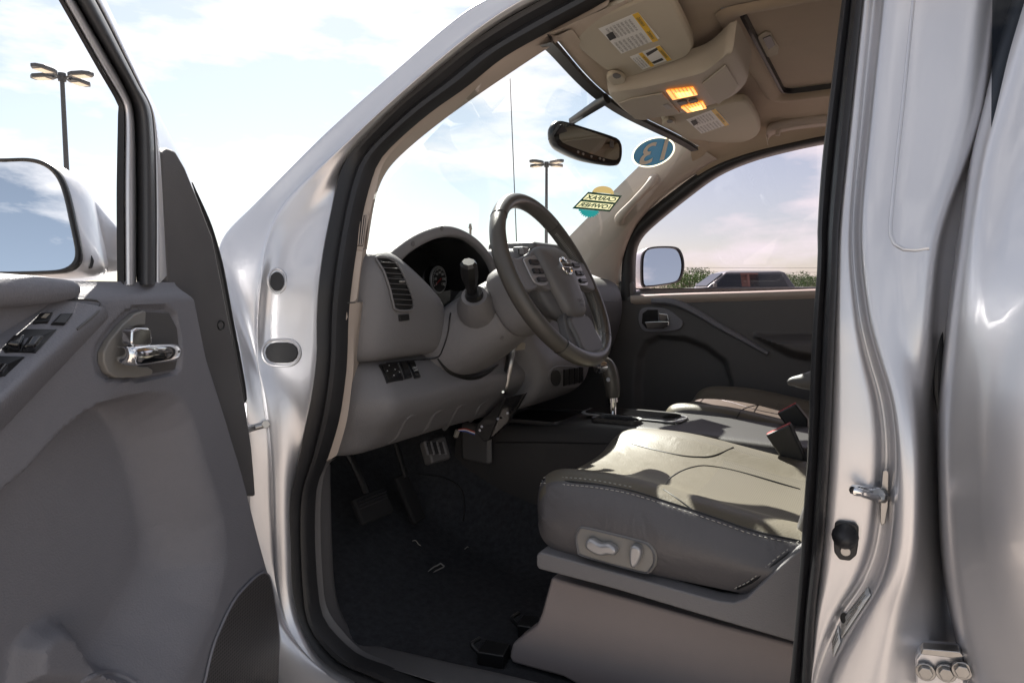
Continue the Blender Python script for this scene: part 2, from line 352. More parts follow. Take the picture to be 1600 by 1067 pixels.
flush('grommet', ell(433, 440, 11, 15), 'rubber', bvA, body, .001, .002, bev=.001)
rimtube('grommet_ring', ell(433, 439, 14, 19), .0022, 'paint', bvA, body)
flush('slot_plug', stad(415, 535, 466, 567), 'rubber', bvA, body, .001, .002, bev=.001)
rimtube('slot_rim', stad(410, 531, 470, 571), .0025, 'paint', bvA, body)
a_, b_ = hit(bvA, 396, 668, .002), hit(bvA, 418, 661, .022)
tube('door_check_arm', [a_ + V((-.03, -.01, 0)), a_, hit(bvA, 416, 663, .004)], .0055, 'steel', body, n=10, straight=True)
disc('door_check_bolt', hit(bvA, 415, 662, 0), hnorm(bvA, 415, 662), .0075, .010, 'steel', body, n=6, bev=.001)

# ---- centre pillar (body colour)
yy = [-160, 0, 180, 358, 482, 554, 625, 700, 769, 855, 913, 961, 1044, 1130]
def rowB(xsn, off): 
    return cr([S((x, y), o) for x, y, o in zip(xsn, yy, lin(off, len(yy)))], 60)
L0 = [1364, 1348, 1329, 1311, 1306, 1303, 1300, 1297, 1293, 1286, 1281, 1274, 1268, 1258]
L1 = [1377, 1362, 1345, 1330, 1339, 1354, 1374, 1382, 1377, 1366, 1342, 1308, 1275, 1262]
L2 = [1393, 1378, 1358, 1342, 1352, 1369, 1391, 1399, 1397, 1390, 1374, 1346, 1302, 1280]
L3 = [1450, 1430, 1412, 1396, 1400, 1410, 1425, 1432, 1432, 1428, 1418, 1404, 1384, 1370]
L4 = [1592, 1557, 1534, 1474, 1459, 1457, 1457, 1461, 1465, 1468, 1470, 1473, 1479, 1486]
k = len(yy)
def mid(a, b, t): return [p + (q - p) * t for p, q in zip(a, b)]
gz = [.0] * k
o1 = [.010, .010, .012, .014, .016, .018, .020, .020, .020, .018, .016, .012, .010, .010]
o2 = [-.004, -.004, -.004, -.006, -.010, -.018, -.026, -.030, -.030, -.030, -.028, -.022, -.016, -.016]
o3 = [-.008, -.008, -.008, -.010, -.012, -.018, -.024, -.032, -.036, -.038, -.036, -.032, -.030, -.03]
o4 = [-.012, -.012, -.012, -.010, -.006, .0, .020, .040, .046, .044, .036, .024, .010, .010]
cp = loft('centre_pillar', [rowB([v - 6 for v in L0], [.02] * k), rowB(L0, [.0] * k), rowB(mid(L0, L1, .15), [-.002] * k), rowB(mid(L0, L1, .75), [-.001] * k), rowB(mid(L0, L1, .93), [.002] * k), rowB(L1, o1), rowB(mid(L1, L2, .45), o1), rowB(L2, o2),
    rowB(mid(L2, L3, .2), [a - .004 for a in o2]), rowB(mid(L2, L3, .8), o3), rowB(mid(L3, L4, .08), [a + .003 for a in o3]), rowB(mid(L3, L4, .3), [a * .7 + b * .3 for a, b in zip(o3, o4)]), rowB(mid(L3, L4, .75), [a * .3 + b * .7 - .006 for a, b in zip(o3, o4)]), rowB(mid(L3, L4, .95), o4), rowB(L4, [v + .004 for v in o4]), rowB([v + 4 for v in L4], [v + .02 for v in o4]), rowB([v + 12 for v in L4], [v + .026 for v in o4]), rowB([v + 120 for v in L4], [.075] * k)], 'paint', body, sub=1)
bvB = bvh(cp)
# pressed ridge round the upper panel of the pillar
rd = [(1427, 2), (1420, 70), (1411, 160), (1402, 240), (1394, 320), (1391, 360), (1394, 376), (1406, 388), (1430, 391), (1452, 388)]
rimtube('pressed_ridge', rd, .0022, 'paint', bvB, body, -.0002, False)
# weatherstrip in the gap towards the rear door
gp = [(1474, 500), (1470, 520), (1467, 550), (1465, 600), (1467, 650)]
tube('gap_weatherstrip', [S(p, .024) for p in gp], [.001, .004, .006, .005, .001], 'rubber', body, n=10)
# striker, courtesy switch, certification labels, hinge
plate = [(1379, 736), (1385, 733), (1389, 738), (1388, 790), (1383, 818), (1377, 821), (1375, 815), (1376, 770)]
st0 = hit(bvB, 1374, 775, .004)
stp = prism('striker_plate', [P(x, y, x=st0.x - .012) for x, y in plate], (.004, 0, 0), 'steel', body, bev=.001)
tube('striker_loop', [P(1384, 776, x=st0.x - .014), P(1366, 776, x=st0.x - .03), P(1340, 768, x=st0.x - .05), P(1334, 766, x=st0.x - .048), P(1336, 763, x=st0.x - .035), P(1352, 766, x=st0.x - .02), P(1378, 768, x=st0.x - .008)], .0048, 'chrome', stp, n=10)
tube('striker_collar', [P(1378, 775, x=st0.x - .016), P(1372, 774, x=st0.x - .024)], .008, 'steel', stp, n=10, straight=True)
sw = flush('courtesy_switch', [(1305, 815), (1311, 812), (1336, 815), (1342, 822), (1341, 848), (1338, 864), (1328, 873), (1312, 871), (1304, 860), (1303, 840)], 'rubber', bvB, body, .002, .006, bev=.002)
nb = hnorm(bvB, 1322, 840); c0 = hit(bvB, 1321, 834, .008)
rows = []
for q, rr in ((0, .0145), (.008, .013), (.016, .0085), (.020, .0055), (.022, .002)):
    u = V((0, 0, 1)); s_ = nb.cross(u).normalized(); rows.append([c0 + nb * q + (u * math.sin(t) + s_ * math.cos(t)) * rr for t in [2 * math.pi * i / 16 for i in range(16)]])
loft('plunger', rows, 'rubber', sw, cu=True, cap=True)
disc('screw', hit(bvB, 1321, 857, .008), nb, .0055, .002, 'steel', sw, n=12, bev=.0006)
def labelq(name, q, m, bv, parent, lift=.0015, th=.0008):
    ps = []
    for i in range(4):
        for t in range(6):
            a = V(q[i]); b = V(q[(i + 1) % 4]); ps.append(a.lerp(b, t / 6))
    pp = [hit(bv, p[0], p[1], lift) for p in ps]
    c = hit(bv, sum(p[0] for p in q) / 4, sum(p[1] for p in q) / 4, lift); n = len(pp)
    return mesh(name, pp + [c], [(i, (i + 1) % n, n) for i in range(n)], m, parent, solid=th, soff=0)
lq = labelq('certification_label', [(1302, 1003), (1311, 976), (1315, 1003), (1304, 1026)], 'white', bvB, body)
lq = labelq('certification_label', [(1317, 966), (1352, 930), (1362, 905), (1363, 925), (1335, 975), (1317, 996)], 'white', bvB, body) if 0 else labelq('certification_label', [(1316, 968), (1358, 918), (1362, 930), (1317, 997)], 'white', bvB, body)
for (x0, y0, x1, y1) in [(1303, 1003, 1311, 982), (1306, 1008, 1313, 990), (1305, 1014, 1313, 998), (1330, 956, 1355, 926), (1332, 960, 1356, 931), (1328, 970, 1350, 941), (1326, 978, 1344, 952)]:
    try: tube('label_print', [hit(bvB, x0, y0, .003), hit(bvB, x1, y1, .003)], .0005, 'bezel_plastic', lq, n=4, straight=True)
    except Exception: pass
disc('label_emblem', hit(bvB, 1322, 966, .0025), hnorm(bvB, 1322, 966), .006, .0006, 'ink', lq)
# rear door: skin with a rolled leading edge
rdE = [(1600, -60), (1580, 8), (1557, 84), (1537, 169), (1517, 250), (1500, 357), (1485, 468), (1474, 571), (1468, 650), (1468, 740), (1472, 850), (1482, 930), (1496, 1000), (1516, 1067), (1540, 1120)]
def rowD(dx, off, bend=None):
    oo = lin(off, len(rdE)); return cr([S((x + dx * (1 + (bend[i] if bend else 0)), y), oo[i]) for i, (x, y) in enumerate(rdE)], 48)
bl = [0, 0, .1, .2, .25, .25, .3, .4, .5, .6, .7, .9, 1.0, 1.1, 1.2][:len(rdE)]
DR = [rowD(-4, .06), rowD(-2, .0), rowD(0, -.028), rowD(8, -.050), rowD(26, -.066, bl), rowD(48, [-.078, -.078, -.075, -.066, -.060, -.066, -.080, -.090, -.092, -.092, -.09, -.085, -.08, -.08], bl), rowD(80, [-.066, -.066, -.06, -.06, -.072, -.088, -.098, -.105, -.108, -.108, -.105, -.10, -.095, -.09], bl), rowD(130, [-.08, -.08, -.082, -.095, -.105, -.112, -.115, -.118, -.12, -.12, -.118, -.115, -.11, -.1], bl)]
last = DR[-1]
DR.append([V((p.x, p.y - .05, p.z)) for p in last]); DR.append([V((p.x + .03, p.y - .055, p.z)) for p in last])
rdoor = loft('rear_door', DR, 'paint', truck, sub=1)
lowr = [p for p in last if p.z < 1.20]; yq = min(p.y for p in last) - .052
loft('door_skin', [[V((p.x, p.y - .045, p.z)) for p in lowr]] + [[V((p.x - .008 * (1 if .7 < p.z < 1.1 else 0), q, p.z)) for p in lowr] for q in (-.45, -.75, -1.10)], 'paint', rdoor, sub=1)
loft('door_glass', [[V((xs(z) - .062, y, z)) for z in (1.19, 1.64)] for y in (-.09, -1.08)], 'dark_glass', rdoor)
loft('door_sill_strip', [[V((xs(1.19) + a, y, 1.19 + b)) for a, b in ((-.11, -.01), (-.105, .012), (-.07, .012), (-.06, -.01))] for y in (yq + .02, -1.10)], 'rubber', rdoor)
loft('door_top_frame', [[V((xs(1.66) + a, y, 1.66 + b)) for a, b in ((-.05, -.04), (-.085, -.02), (-.08, .02), (-.03, .035))] for y in (.0, yq, -1.12)], 'paint', rdoor)
loft('rear_quarter', [[V((xs(z) - .085 - (.015 if .6 < z < 1.15 else 0), y, z)) for z in (.45, .7, .95, 1.19, 1.4, 1.55, 1.70)] for y in (-1.105, -1.3, -1.49)], 'paint', body, sub=1)
loft('rear_rocker', [[V((x, y, z)) for x, z in ((-.70, .58), (-.80, .57), (-.86, .53), (-.86, .44), (-.78, .38))] for y in (.12, -.6, -1.45)], 'paint', body, sub=1)
for sg in (-1, 1): loft('roof_rail', [[V((sg * x, y, z)) for x, z in ((.60, 1.735), (.655, 1.72), (.665, 1.69), (.60, 1.67))] for y in (.02, -.7, -1.49)], 'paint', body)
hq = S((1462, 1046), -.035)
hg = prism('rear_door_hinge', [S((x, y), -.030) for x, y in [(1430, 1030), (1436, 1020), (1446, 1017), (1500, 1022), (1506, 1030), (1508, 1080), (1432, 1080)]], (.03, 0, 0), 'paint', rdoor, bev=.003)
prism('hinge_leaf', [S((x, y), -.046) for x, y in [(1438, 1022), (1442, 1013), (1500, 1018), (1506, 1026), (1490, 1028)]], (.016, 0, 0), 'steel', hg, bev=.001)
for bx_, by_, o_ in ((1446, 1048, -.034), (1478, 1050, -.034), (1503, 1046, -.038)):
    disc('bolt_washer', S((bx_, by_), o_), (-1, 0, 0), .0098, .003, 'steel', hg, n=20, bev=.001)
    disc('hinge_bolt', S((bx_, by_), o_ - .003), (-1, 0, 0), .0072, .006, 'steel', hg, n=6, bev=.001)

# ---- inner trim along the pillar and sill
tr_u = [(985, -2), (900, 49), (865, 71), (797, 116), (737, 157), (685, 195), (640, 232), (610, 262), (595, 289), (587, 315), (580, 356), (574, 397), (569, 430), (565, 472)]
si_u = [(945, -8), (880, 27), (846, 45), (775, 86), (719, 131), (662, 172), (610, 217), (580, 251), (565, 292), (554, 337), (547, 375), (544, 394), (540, 420), (534, 472)]
n_ = 50
Iu = cr([S(a, .004) for a in si_u], n_); Tu = cr([S(a, .075) for a in tr_u], n_)
ptrim = loft('pillar_trim', [blend(Iu, Tu, -.35, .055), blend(Iu, Tu, -.12, .034), blend(Iu, Tu, .06, .014), blend(Iu, Tu, .28, -.008), blend(Iu, Tu, .75, -.012), blend(Iu, Tu, .94, -.005), Tu, shift(Tu, (.004, .010, 0)), shift(Tu, (.0, .05, 0))], 'trim_beige', truck, sub=1)
bvT = bvh(ptrim)
vq = [(560, 333), (574, 331), (577, 337), (571, 388), (567, 392), (555, 391), (552, 386), (557, 338)]
vg = flush('pillar_vent', vq, 'trim_beige', bvT, ptrim, .0005, .002, bev=.0015)
flush('vent_recess', [(561, 338), (572, 337), (567, 385), (556, 385)], 'black_plastic', bvT, ptrim, .0022, .0006)
for i in range(3):
    x = 563 + i * 3.4; tube('vent_slat', [hit(bvT, x, 338, .0035), hit(bvT, x - 5, 385, .0035)], .0009, 'trim_beige', ptrim, n=6, straight=True)
rimtube('trim_joint', [(847, 44), (853, 50), (866, 71)], .0012, 'dash_dark', bvT, ptrim, 0, False)
si_l = [(534, 472), (531, 530), (529, 575), (524, 615), (515, 665), (500, 722)]; tr_l = [(565, 472), (559, 520), (552, 570), (541, 621), (527, 668), (515, 722)]
Il = cr([S(a, .004) for a in si_l], 24); Tl = cr([S(a, .05) for a in tr_l], 24)
loft('lower_pillar_trim', [blend(Il, Tl, -.35, .05), blend(Il, Tl, -.12, .032), blend(Il, Tl, .06, .013), blend(Il, Tl, .25, -.004), blend(Il, Tl, .85, -.008), Tl, shift(Tl, (.012, .01, 0)), shift(Tl, (.05, .03, 0))], 'trim_beige', truck, sub=1)
rimtube('trim_joint', [(536, 472), (550, 473), (564, 473)], .0012, 'dash_dark', bvh(bpy.data.objects['lower_pillar_trim']), ptrim, 0, False)
si_k = [(500, 724), (487, 740), (480, 786), (480, 855), (484, 923), (492, 968), (513, 999), (548, 1030), (592, 1047), (644, 1064), (760, 1100), (1000, 1165), (1220, 1230)]
tr_k = [(515, 724), (515, 745), (516, 786), (518, 855), (523, 923), (537, 968), (561, 996), (592, 1009), (644, 1021), (713, 1037), (799, 1056), (1020, 1112), (1240, 1170)]
Ik = cr([S(a, .004) for a in si_k], 60); Tk = cr([S(a, .075) for a in tr_k], 60)
kick = loft('sill_trim', [blend(Ik, Tk, -.35, .055), blend(Ik, Tk, -.12, .034), blend(Ik, Tk, .06, .014), blend(Ik, Tk, .2, -.006), blend(Ik, Tk, .8, -.008), Tk, shift(Tk, (.012, .006, -.006)), shift(Tk, (.02, .04, -.03)), shift(Tk, (.02, .06, -.05))], 'sill_plastic', truck, sub=1)

# ---- roof, headliner, rear cab, floor
def hz(x, y):
    a = abs(x) / .60
    return 1.705 - .058 * a ** 4 - .05 * sm((y - .28) / .34)
XS = [-.59 + .59 * 2 * i / 48 for i in range(49)]; YS = [.60 - 2.0 * i / 100 for i in range(101)]
def yfront(x): return .595 - .10 * (x / .6) ** 2
def hp(x, y):
    yf = yfront(x); return V((x, min(y, yf), hz(x, min(y, yf))))
sx0, sx1, sy0, sy1 = -.335, .335, .282, -.42
vv = []; ff = []
for j, y in enumerate(YS):
    for i, x in enumerate(XS): vv.append(hp(x, y))
nx = len(XS)
for j in range(len(YS) - 1):
    for i in range(nx - 1):
        xm = (XS[i] + XS[i + 1]) / 2; ym = (YS[j] + YS[j + 1]) / 2
        if sx0 < xm < sx1 and sy1 < ym < sy0: continue
        ff.append((j * nx + i, j * nx + i + 1, (j + 1) * nx + i + 1, (j + 1) * nx + i))
hl = mesh('headliner', vv, ff, 'headliner_cloth', truck)
def rrect(x0, x1, y0, y1, r, n=6):
    c = []
    for cx, cy, a in ((x1 - r, y0 - r, 0), (x0 + r, y0 - r, 90), (x0 + r, y1 + r, 180), (x1 - r, y1 + r, 270)):
        for i in range(n + 1): t = R(a + 90 * i / n); c.append((cx + r * math.cos(t), cy + r * math.sin(t)))
    return c
def rr(x0, x1, y0, y1, r, dz): return [V((x, y, hz(x, y) + dz)) for x, y in rrect(x0, x1, y0, y1, r)]
loft('sunroof_surround', [rr(-.352, .352, .297, -.44, .05, -.002), rr(-.343, .343, .290, -.43, .045, -.010), rr(-.325, .325, .275, -.415, .04, -.014), rr(-.310, .310, .262, -.40, .035, -.008), rr(-.303, .303, .256, -.395, .03, .008), rr(-.303, .303, .256, -.395, .03, .03)], 'headliner_cloth', hl, cu=True, sub=1)
loft('sunroof_gasket', [rr(-.306, .306, .259, -.398, .032, .000), rr(-.298, .298, .251, -.39, .028, -.002), rr(-.296, .296, .249, -.388, .028, .012)], 'rubber', hl, cu=True)
shade = prism('sunroof_shade', [V((x, y, 1.712)) for x, y in rrect(-.304, .304, .257, -.396, .02)], (0, 0, .008), 'headliner_cloth', hl)
pk = [P(1190 + dx, 65 + dy, z=1.712) for dx, dy in [(-6, -10), (6, -18), (14, -16), (27, 8), (26, 18), (12, 23), (4, 20), (-4, 4)]]
pz = prism('shade_pull', pk, (0, 0, -.004), 'visor_vinyl', hl, bev=.002)
prism('pull_recess', [P(x, y, z=1.7075) for x, y in [(1192, 60), (1204, 55), (1211, 70), (1201, 77)]], (0, 0, -.0015), 'dash_dark', hl)
# roof skin
rrs = []
for y in (.62, .50, .2, -.3, -.9, -1.45):
    d = .04 * sm((y - .1) / .5) + .02 * sm((-.9 - y) / .6)
    rrs.append([V((x, y + (.02 - .1 * (x / .6) ** 2 if y > .4 else 0), 1.785 - d - .05 * (abs(x) / .64) ** 4)) for x in [-.64 + 1.28 * i / 24 for i in range(25)]])
loft('roof', rrs, 'paint', truck, sub=1, solid=.003)
def zcl(z): return xs(z) - .03
# rear cab wall and its window
bw = prism('rear_cab_wall', [V((x, -1.45, z)) for x, z in [(-.84, .45), (.84, .45), (.84, 1.2), (-.84, 1.2)]], (0, -.04, 0), 'dash_plastic', truck)
for sg in (-1, 1): prism('rear_post', [V((sg * x, -1.45, z)) for x, z in [(.84, 1.2), (.62, 1.2), (.50, 1.62), (.60, 1.70), (.64, 1.70)]], (0, -.04, 0), 'trim_beige', bw)
prism('rear_header', [V((x, -1.45, z)) for x, z in [(-.60, 1.70), (-.50, 1.62), (.50, 1.62), (.60, 1.70), (.55, 1.74), (-.55, 1.74)]], (0, -.04, 0), 'trim_beige', bw)
prism('rear_window', [V((x, -1.47, z)) for x, z in [(-.62, 1.2), (.62, 1.2), (.50, 1.62), (-.50, 1.62)]], (0, -.005, 0), 'dark_glass', bw)
floor = []
for y in (-1.45, -.2, .2, .55, .75, .95, 1.08, 1.18, 1.25):
    zf = .525 + .185 * sm((y - .80) / .40) + (.12 if y > 1.2 else 0)
    floor.append([V((x, y, zf + .17 * sm((.24 - abs(x)) / .13) - .0)) for x in [-.75 + 1.5 * i / 40 for i in range(41)]])
fl_ = floor[-1]; floor += [[V((p.x, 1.34, .95)) for p in fl_], [V((p.x, 1.36, 1.16)) for p in fl_]]
carpet = loft('carpet_floor', floor, 'carpet', truck, sub=1)
box('far_kick_panel', (.72, 1.10, .85), (.03, .62, .75), 'dash_dark', carpet, bev=.01)
# far-side body below the window, floor pan, fender and bonnet in front of the cab
loft('far_side_panel', [[V((x, y, z)) for x, z in [(.78, .40), (.90, .55), (.92, .9), (.91, 1.15), (.84, 1.20)]] for y in (1.15, .9, 0, -.7, -1.45)], 'paint', body, sub=1)
bon = []
for y, zc in ((1.32, 1.165), (1.6, 1.15), (2.0, 1.11), (2.3, 1.04), (2.42, .9)):
    bon.append([V((x, y - .10 * (x / .8) ** 2, zc - .10 * sm((abs(x) - .62) / .3))) for x in [-.90 + 1.8 * i / 24 for i in range(25)]])
loft('bonnet', bon, 'paint', body, sub=1)
for sg in (-1, 1):
    loft('fender', [[V((sg * x, y, z)) for x, z in [(.88, 1.06), (.92, .98), (.935, .85), (.93, .7 if 1.35 < y < 2.1 else .45)]] for y in (1.06, 1.2, 1.4, 1.7, 2.05, 2.25, 2.4)], 'paint', body, sub=1)
# ------------------------------------------------------------------ windscreen and what hangs on it
def yg(x, z):
    t = (1.668 - z) / .49; yt = .615 - .11 * (x / .62) ** 2; yb = 1.30 - .21 * (x / .62) ** 2
    return yt + (yb - yt) * t - .02 * math.sin(math.pi * max(0, min(1, t)))
rows = []
for j in range(13):
    z = 1.70 - .54 * j / 12
    rows.append([V((x, yg(x, z), z)) for x in [-.70 + 1.40 * i / 28 for i in range(29)]])
# narrow the upper edge
for r in rows:
    for p in r:
        k_ = float(np.interp(p.z, [1.15, 1.3, 1.70], [1.0, .95, .75])); x = p.x * k_; p.x = x; p.y = yg(x, p.z)
ws = loft('windscreen', rows, 'windshield_glass', truck)
bvW = bvh(ws)
def G(px, py, lift=.002):
    d = ray(px, py).normalized(); h = bvW.ray_cast(CAM, d); return h[0] - d * lift if h[0] else P(px, py, y=.9)
hd = [V((x, yfront(x) - .004, hz(x, yfront(x)))) for x in XS if -.58 < x < .53]
loft('header_frit', [[p + V((0, .03, .012)) for p in hd], [p + V((0, .008, .0)) for p in hd], [p + V((0, .006, -.012)) for p in hd], [p + V((0, .028, -.014)) for p in hd]], 'rubber', truck)
loft('headliner_lip', [[p + V((0, -.03, .004)) for p in hd], [p + V((0, -.004, -.006)) for p in hd], [p + V((0, .006, .0)) for p in hd]], 'headliner_cloth', hl, sub=1)

# sun visors
def pad(name, pts, zf, th, m, parent, bev, n=None):
    b = [P(x, y, z=zf(x, y)) for x, y in pts]
    if n: b = cr(b, n, True)
    return prism(name, b, (0, .0, th), m, parent, bev=bev, seg=4)
zv1 = lambda x, y: 1.648
v1 = pad('sun_visor', [(888, 60), (896, 52), (930, 31), (985, 8), (1021, -6), (1047, -2), (1060, 18), (1077, 52), (1084, 70), (1080, 82), (1068, 92), (1030, 105), (984, 122), (966, 126), (958, 118), (940, 106), (912, 84)], zv1, .020, 'visor_vinyl', truck, .007, 60)
v2 = pad('sun_visor', [(1033, 188), (1050, 182), (1080, 176), (1118, 168), (1145, 160), (1166, 160), (1180, 178), (1188, 198), (1184, 212), (1168, 221), (1140, 226), (1108, 225), (1098, 220), (1080, 222), (1058, 208)], lambda x, y: 1.642, .020, 'visor_vinyl', truck, .007, 60)
for vz, c_, vis in ((1.647, [(948, 113), (956, 108), (968, 110), (977, 115), (975, 122), (962, 126), (953, 122)], v1), (1.641, [(1035, 187), (1043, 182), (1054, 184), (1056, 190), (1046, 193), (1038, 192)], v2)):
    cl = prism('visor_clip', cr([P(x, y, z=vz) for x, y in c_], 20, True), (0, 0, -.012), 'visor_vinyl', vis, bev=.004, seg=3)
    cxm = sum(p[0] for p in c_) / len(c_); cym = sum(p[1] for p in c_) / len(c_)
    prism('clip_notch', cr([P(cxm + (x - cxm) * .45 + 1, cym + (y - cym) * .45 + 2, z=vz - .0125) for x, y in c_], 12, True), (0, 0, -.001), 'dash_dark', vis)
def vlabel(q, z, vis, yel, lines, big):              # q: corners left, top, right, bottom in the picture
    A = [P(x, y, z=z) for x, y in q]                 # A0 bottom-left(text) ... label plane
    e1 = A[1] - A[0]; e2 = A[3] - A[0]
    lab = prism('warning_label', A, (0, 0, -.0006), 'white', vis)
    f = lambda a, b, l=.0012: A[0] + e1 * a + e2 * b + V((0, 0, -l))
    for (a0, a1, b0, b1) in yel: prism('label_band', [f(a0, b0, .0007), f(a1, b0, .0007), f(a1, b1, .0007), f(a0, b1, .0007)], (0, 0, -.0004), 'yellow', vis)
    for (a0, a1, b0, b1, s) in big: quadtext('label_text', s, [f(a0, b1), f(a0, b0), f(a1, b0), f(a1, b1)], 'ink', vis, pad=.05)
    for (a0, a1, b0, b1, s) in lines: quadtext('label_text', s, [f(a0, b1), f(a0, b0), f(a1, b0), f(a1, b1)], 'ink', vis, pad=.03)
    return lab
tx = ['DO NOT PLACE', 'CHILDREN IN FRONT', 'ALWAYS USE SEAT BELTS', 'AND CHILD SEATS', 'NEVER PUT A REAR', 'FACING CHILD SEAT', 'IN THE FRONT']
L1_ = [(.14 + .095 * i, .14 + .095 * i + .055, .05, .46, tx[i % 7]) for i in range(7)][::-1] + [(.06 + .11 * i, .06 + .11 * i + .06, .54, .96, tx[(i + 3) % 7]) for i in range(7)]
vlabel([(935, 45), (997, 19), (1031, 60), (971, 84)], 1.6475, v1, [(.86, 1.0, 0, 1)], L1_, [(.89, .97, .1, .42, 'WARNING'), (.89, .97, .58, .9, 'WARNING')])
A_ = [P(x, y, z=1.6465) for x, y in [(947, 55), (957, 50), (963, 59), (953, 64)]]
prism('label_pictogram', A_, (0, 0, -.0004), 'ink', v1)
vlabel([(984, 89), (1031, 71), (1049, 92), (1004, 109)], 1.6475, v1, [(.86, 1.0, 0, 1), (.30, .42, 0, 1)], [(.04 + .085 * i, .04 + .085 * i + .05, .1, .9, tx[i]) for i in range(3)], [(.88, .98, .2, .8, 'WARNING'), (.32, .40, .2, .8, 'CAUTION')])
for q in ([(1009, 84), (1026, 75), (1028, 78), (1012, 88)], [(1018, 98), (1034, 91), (1037, 94), (1022, 100)]):
    prism('label_pictogram', [P(x, y, z=1.6465) for x, y in q], (0, 0, -.0004), 'ink', v1)
vlabel([(1072, 187), (1118, 170), (1140, 194), (1096, 209)], 1.6415, v2, [(.86, 1.0, 0, 1)], L1_, [(.89, .97, .2, .8, 'WARNING')])
prism('label_pictogram', [P(x, y, z=1.6405) for x, y in [(1079, 190), (1087, 187), (1091, 193), (1084, 197)]], (0, 0, -.0004), 'ink', v2)

# overhead console with the two lit map lamps
oc = [(952, 149), (966, 143), (1000, 138), (1050, 126), (1096, 114), (1120, 98), (1134, 86), (1143, 82), (1152, 94), (1163, 114), (1167, 126), (1162, 136), (1147, 150), (1120, 162), (1066, 178), (1030, 184), (1000, 188), (988, 184), (968, 168)]
occ = [P(x, y, z=1.622 + .0) for x, y in oc]
ocs = cr(occ, 60, True)
cen = sum((V(p) for p in ocs), V()) / len(ocs)
def sc_(pp, s, dz): return [cen + (p - cen) * s + V((0, 0, dz)) for p in pp]
ohc = loft('overhead_console', [sc_(ocs, 1.06, .05), sc_(ocs, 1.02, .012), sc_(ocs, 1.0, .003), sc_(ocs, .975, 0)], 'console_beige', truck, cu=True, cap=True, ang=50)
zc = 1.6215
def oplate(name, pts, dz, th, m, **k): return prism(name, [P(x, y, z=zc - dz) for x, y in pts], (0, 0, -th), m, ohc, **k)
oplate('sunglass_bin_lid', [(966, 160), (985, 153), (1035, 144), (1062, 174), (1005, 186), (992, 184)], 0, .004, 'console_beige', bev=.0015)
oplate('bin_latch', [(1036, 164), (1044, 162), (1050, 168), (1042, 170)], .004, .002, 'bezel_plastic', bev=.001)
oplate('switch_panel', [(1097, 130), (1134, 100), (1154, 132), (1148, 142), (1122, 162)], 0, .003, 'console_beige', bev=.0015)
def lamp(pts):
    c = V((sum(p[0] for p in pts) / 4, sum(p[1] for p in pts) / 4))
    l_ = oplate('map_lamp_lens', pts, .001, .003, 'lens', bev=.001)
    for k_ in range(1, 7):
        t = k_ / 7; a0 = V(pts[0]).lerp(V(pts[1]), t); a1 = V(pts[3]).lerp(V(pts[2]), t); tube('lens_rib', [P(a0.x, a0.y, z=zc - .0045), P(a1.x, a1.y, z=zc - .0045)], .0008, 'lens_rib', ohc, n=5, straight=True)
    q = [c + (V(p) - c) * .55 for p in pts]; oplate('lamp_bulb_glow', [(p.x + 3, p.y + 3) for p in q], .0042, .0008, 'lens_hot')
lamp([(1041, 141), (1083, 136), (1090, 147), (1051, 155)]); lamp([(1064, 167), (1098, 158), (1104, 168), (1074, 175)])
for q in ([(1058, 158), (1072, 156), (1075, 160), (1062, 163)], [(1076, 156), (1088, 153), (1091, 157), (1079, 160)]): oplate('lamp_button', q, .001, .004, 'dash_dark', bev=.001)

# rear-view mirror
mo = [(862, 205), (865, 194), (876, 189), (915, 200), (958, 214), (969, 221), (972, 234), (970, 251), (962, 257), (917, 249), (880, 233), (866, 222)]
mn = V((-.50, -.84, .10)).normalized(); mc = P(917, 224, x=-.005)
def M_(px, py, w=0): return PL(px, py, mc + mn * w, mn)
mo3 = cr([M_(x, y) for x, y in mo], 48, True); mcc = sum(mo3, V()) / 48
def ms(s, w): return [mcc + (p - mcc) * s + mn * w for p in mo3]
rvm = loft('rearview_mirror', [ms(.55, -.05), ms(.85, -.038), ms(.98, -.022), ms(1.02, -.010), ms(1.0, .0), ms(.97, .003), ms(.95, .001)], 'black_plastic', truck, cu=True, cap=True, ang=60)
gl_ = [(874, 197), (880, 193), (915, 204), (957, 219), (966, 226), (967, 242), (964, 250), (950, 249), (915, 238), (880, 224), (873, 214)]
prism('mirror_glass', cr([M_(x, y, .0015) for x, y in gl_], 40, True), mn * .0015, 'mirror_dim', rvm)
prism('compass_window', [M_(x, y, .0034) for x, y in [(953, 219), (959, 221), (959, 232), (953, 230)]], mn * .0004, 'dash_dark', rvm)
for x, y in ((903, 238), (911, 241), (924, 245), (937, 248), (943, 250)): disc('mirror_button', M_(x, y, .002), mn, .0032, .002, 'bezel_plastic', rvm, n=10)
tube('mirror_stalk', [mcc - mn * .045, M_(893, 190, -.045), P(948, 154, z=1.635)], [.011, .010, .013], 'black_plastic', rvm, n=10, straight=True, flat=.6)
prism('mirror_mount', [G(855, 219), G(872, 195), G(880, 205), G(868, 222)], (0, -.012, 0), 'black_plastic', rvm, bev=.002)

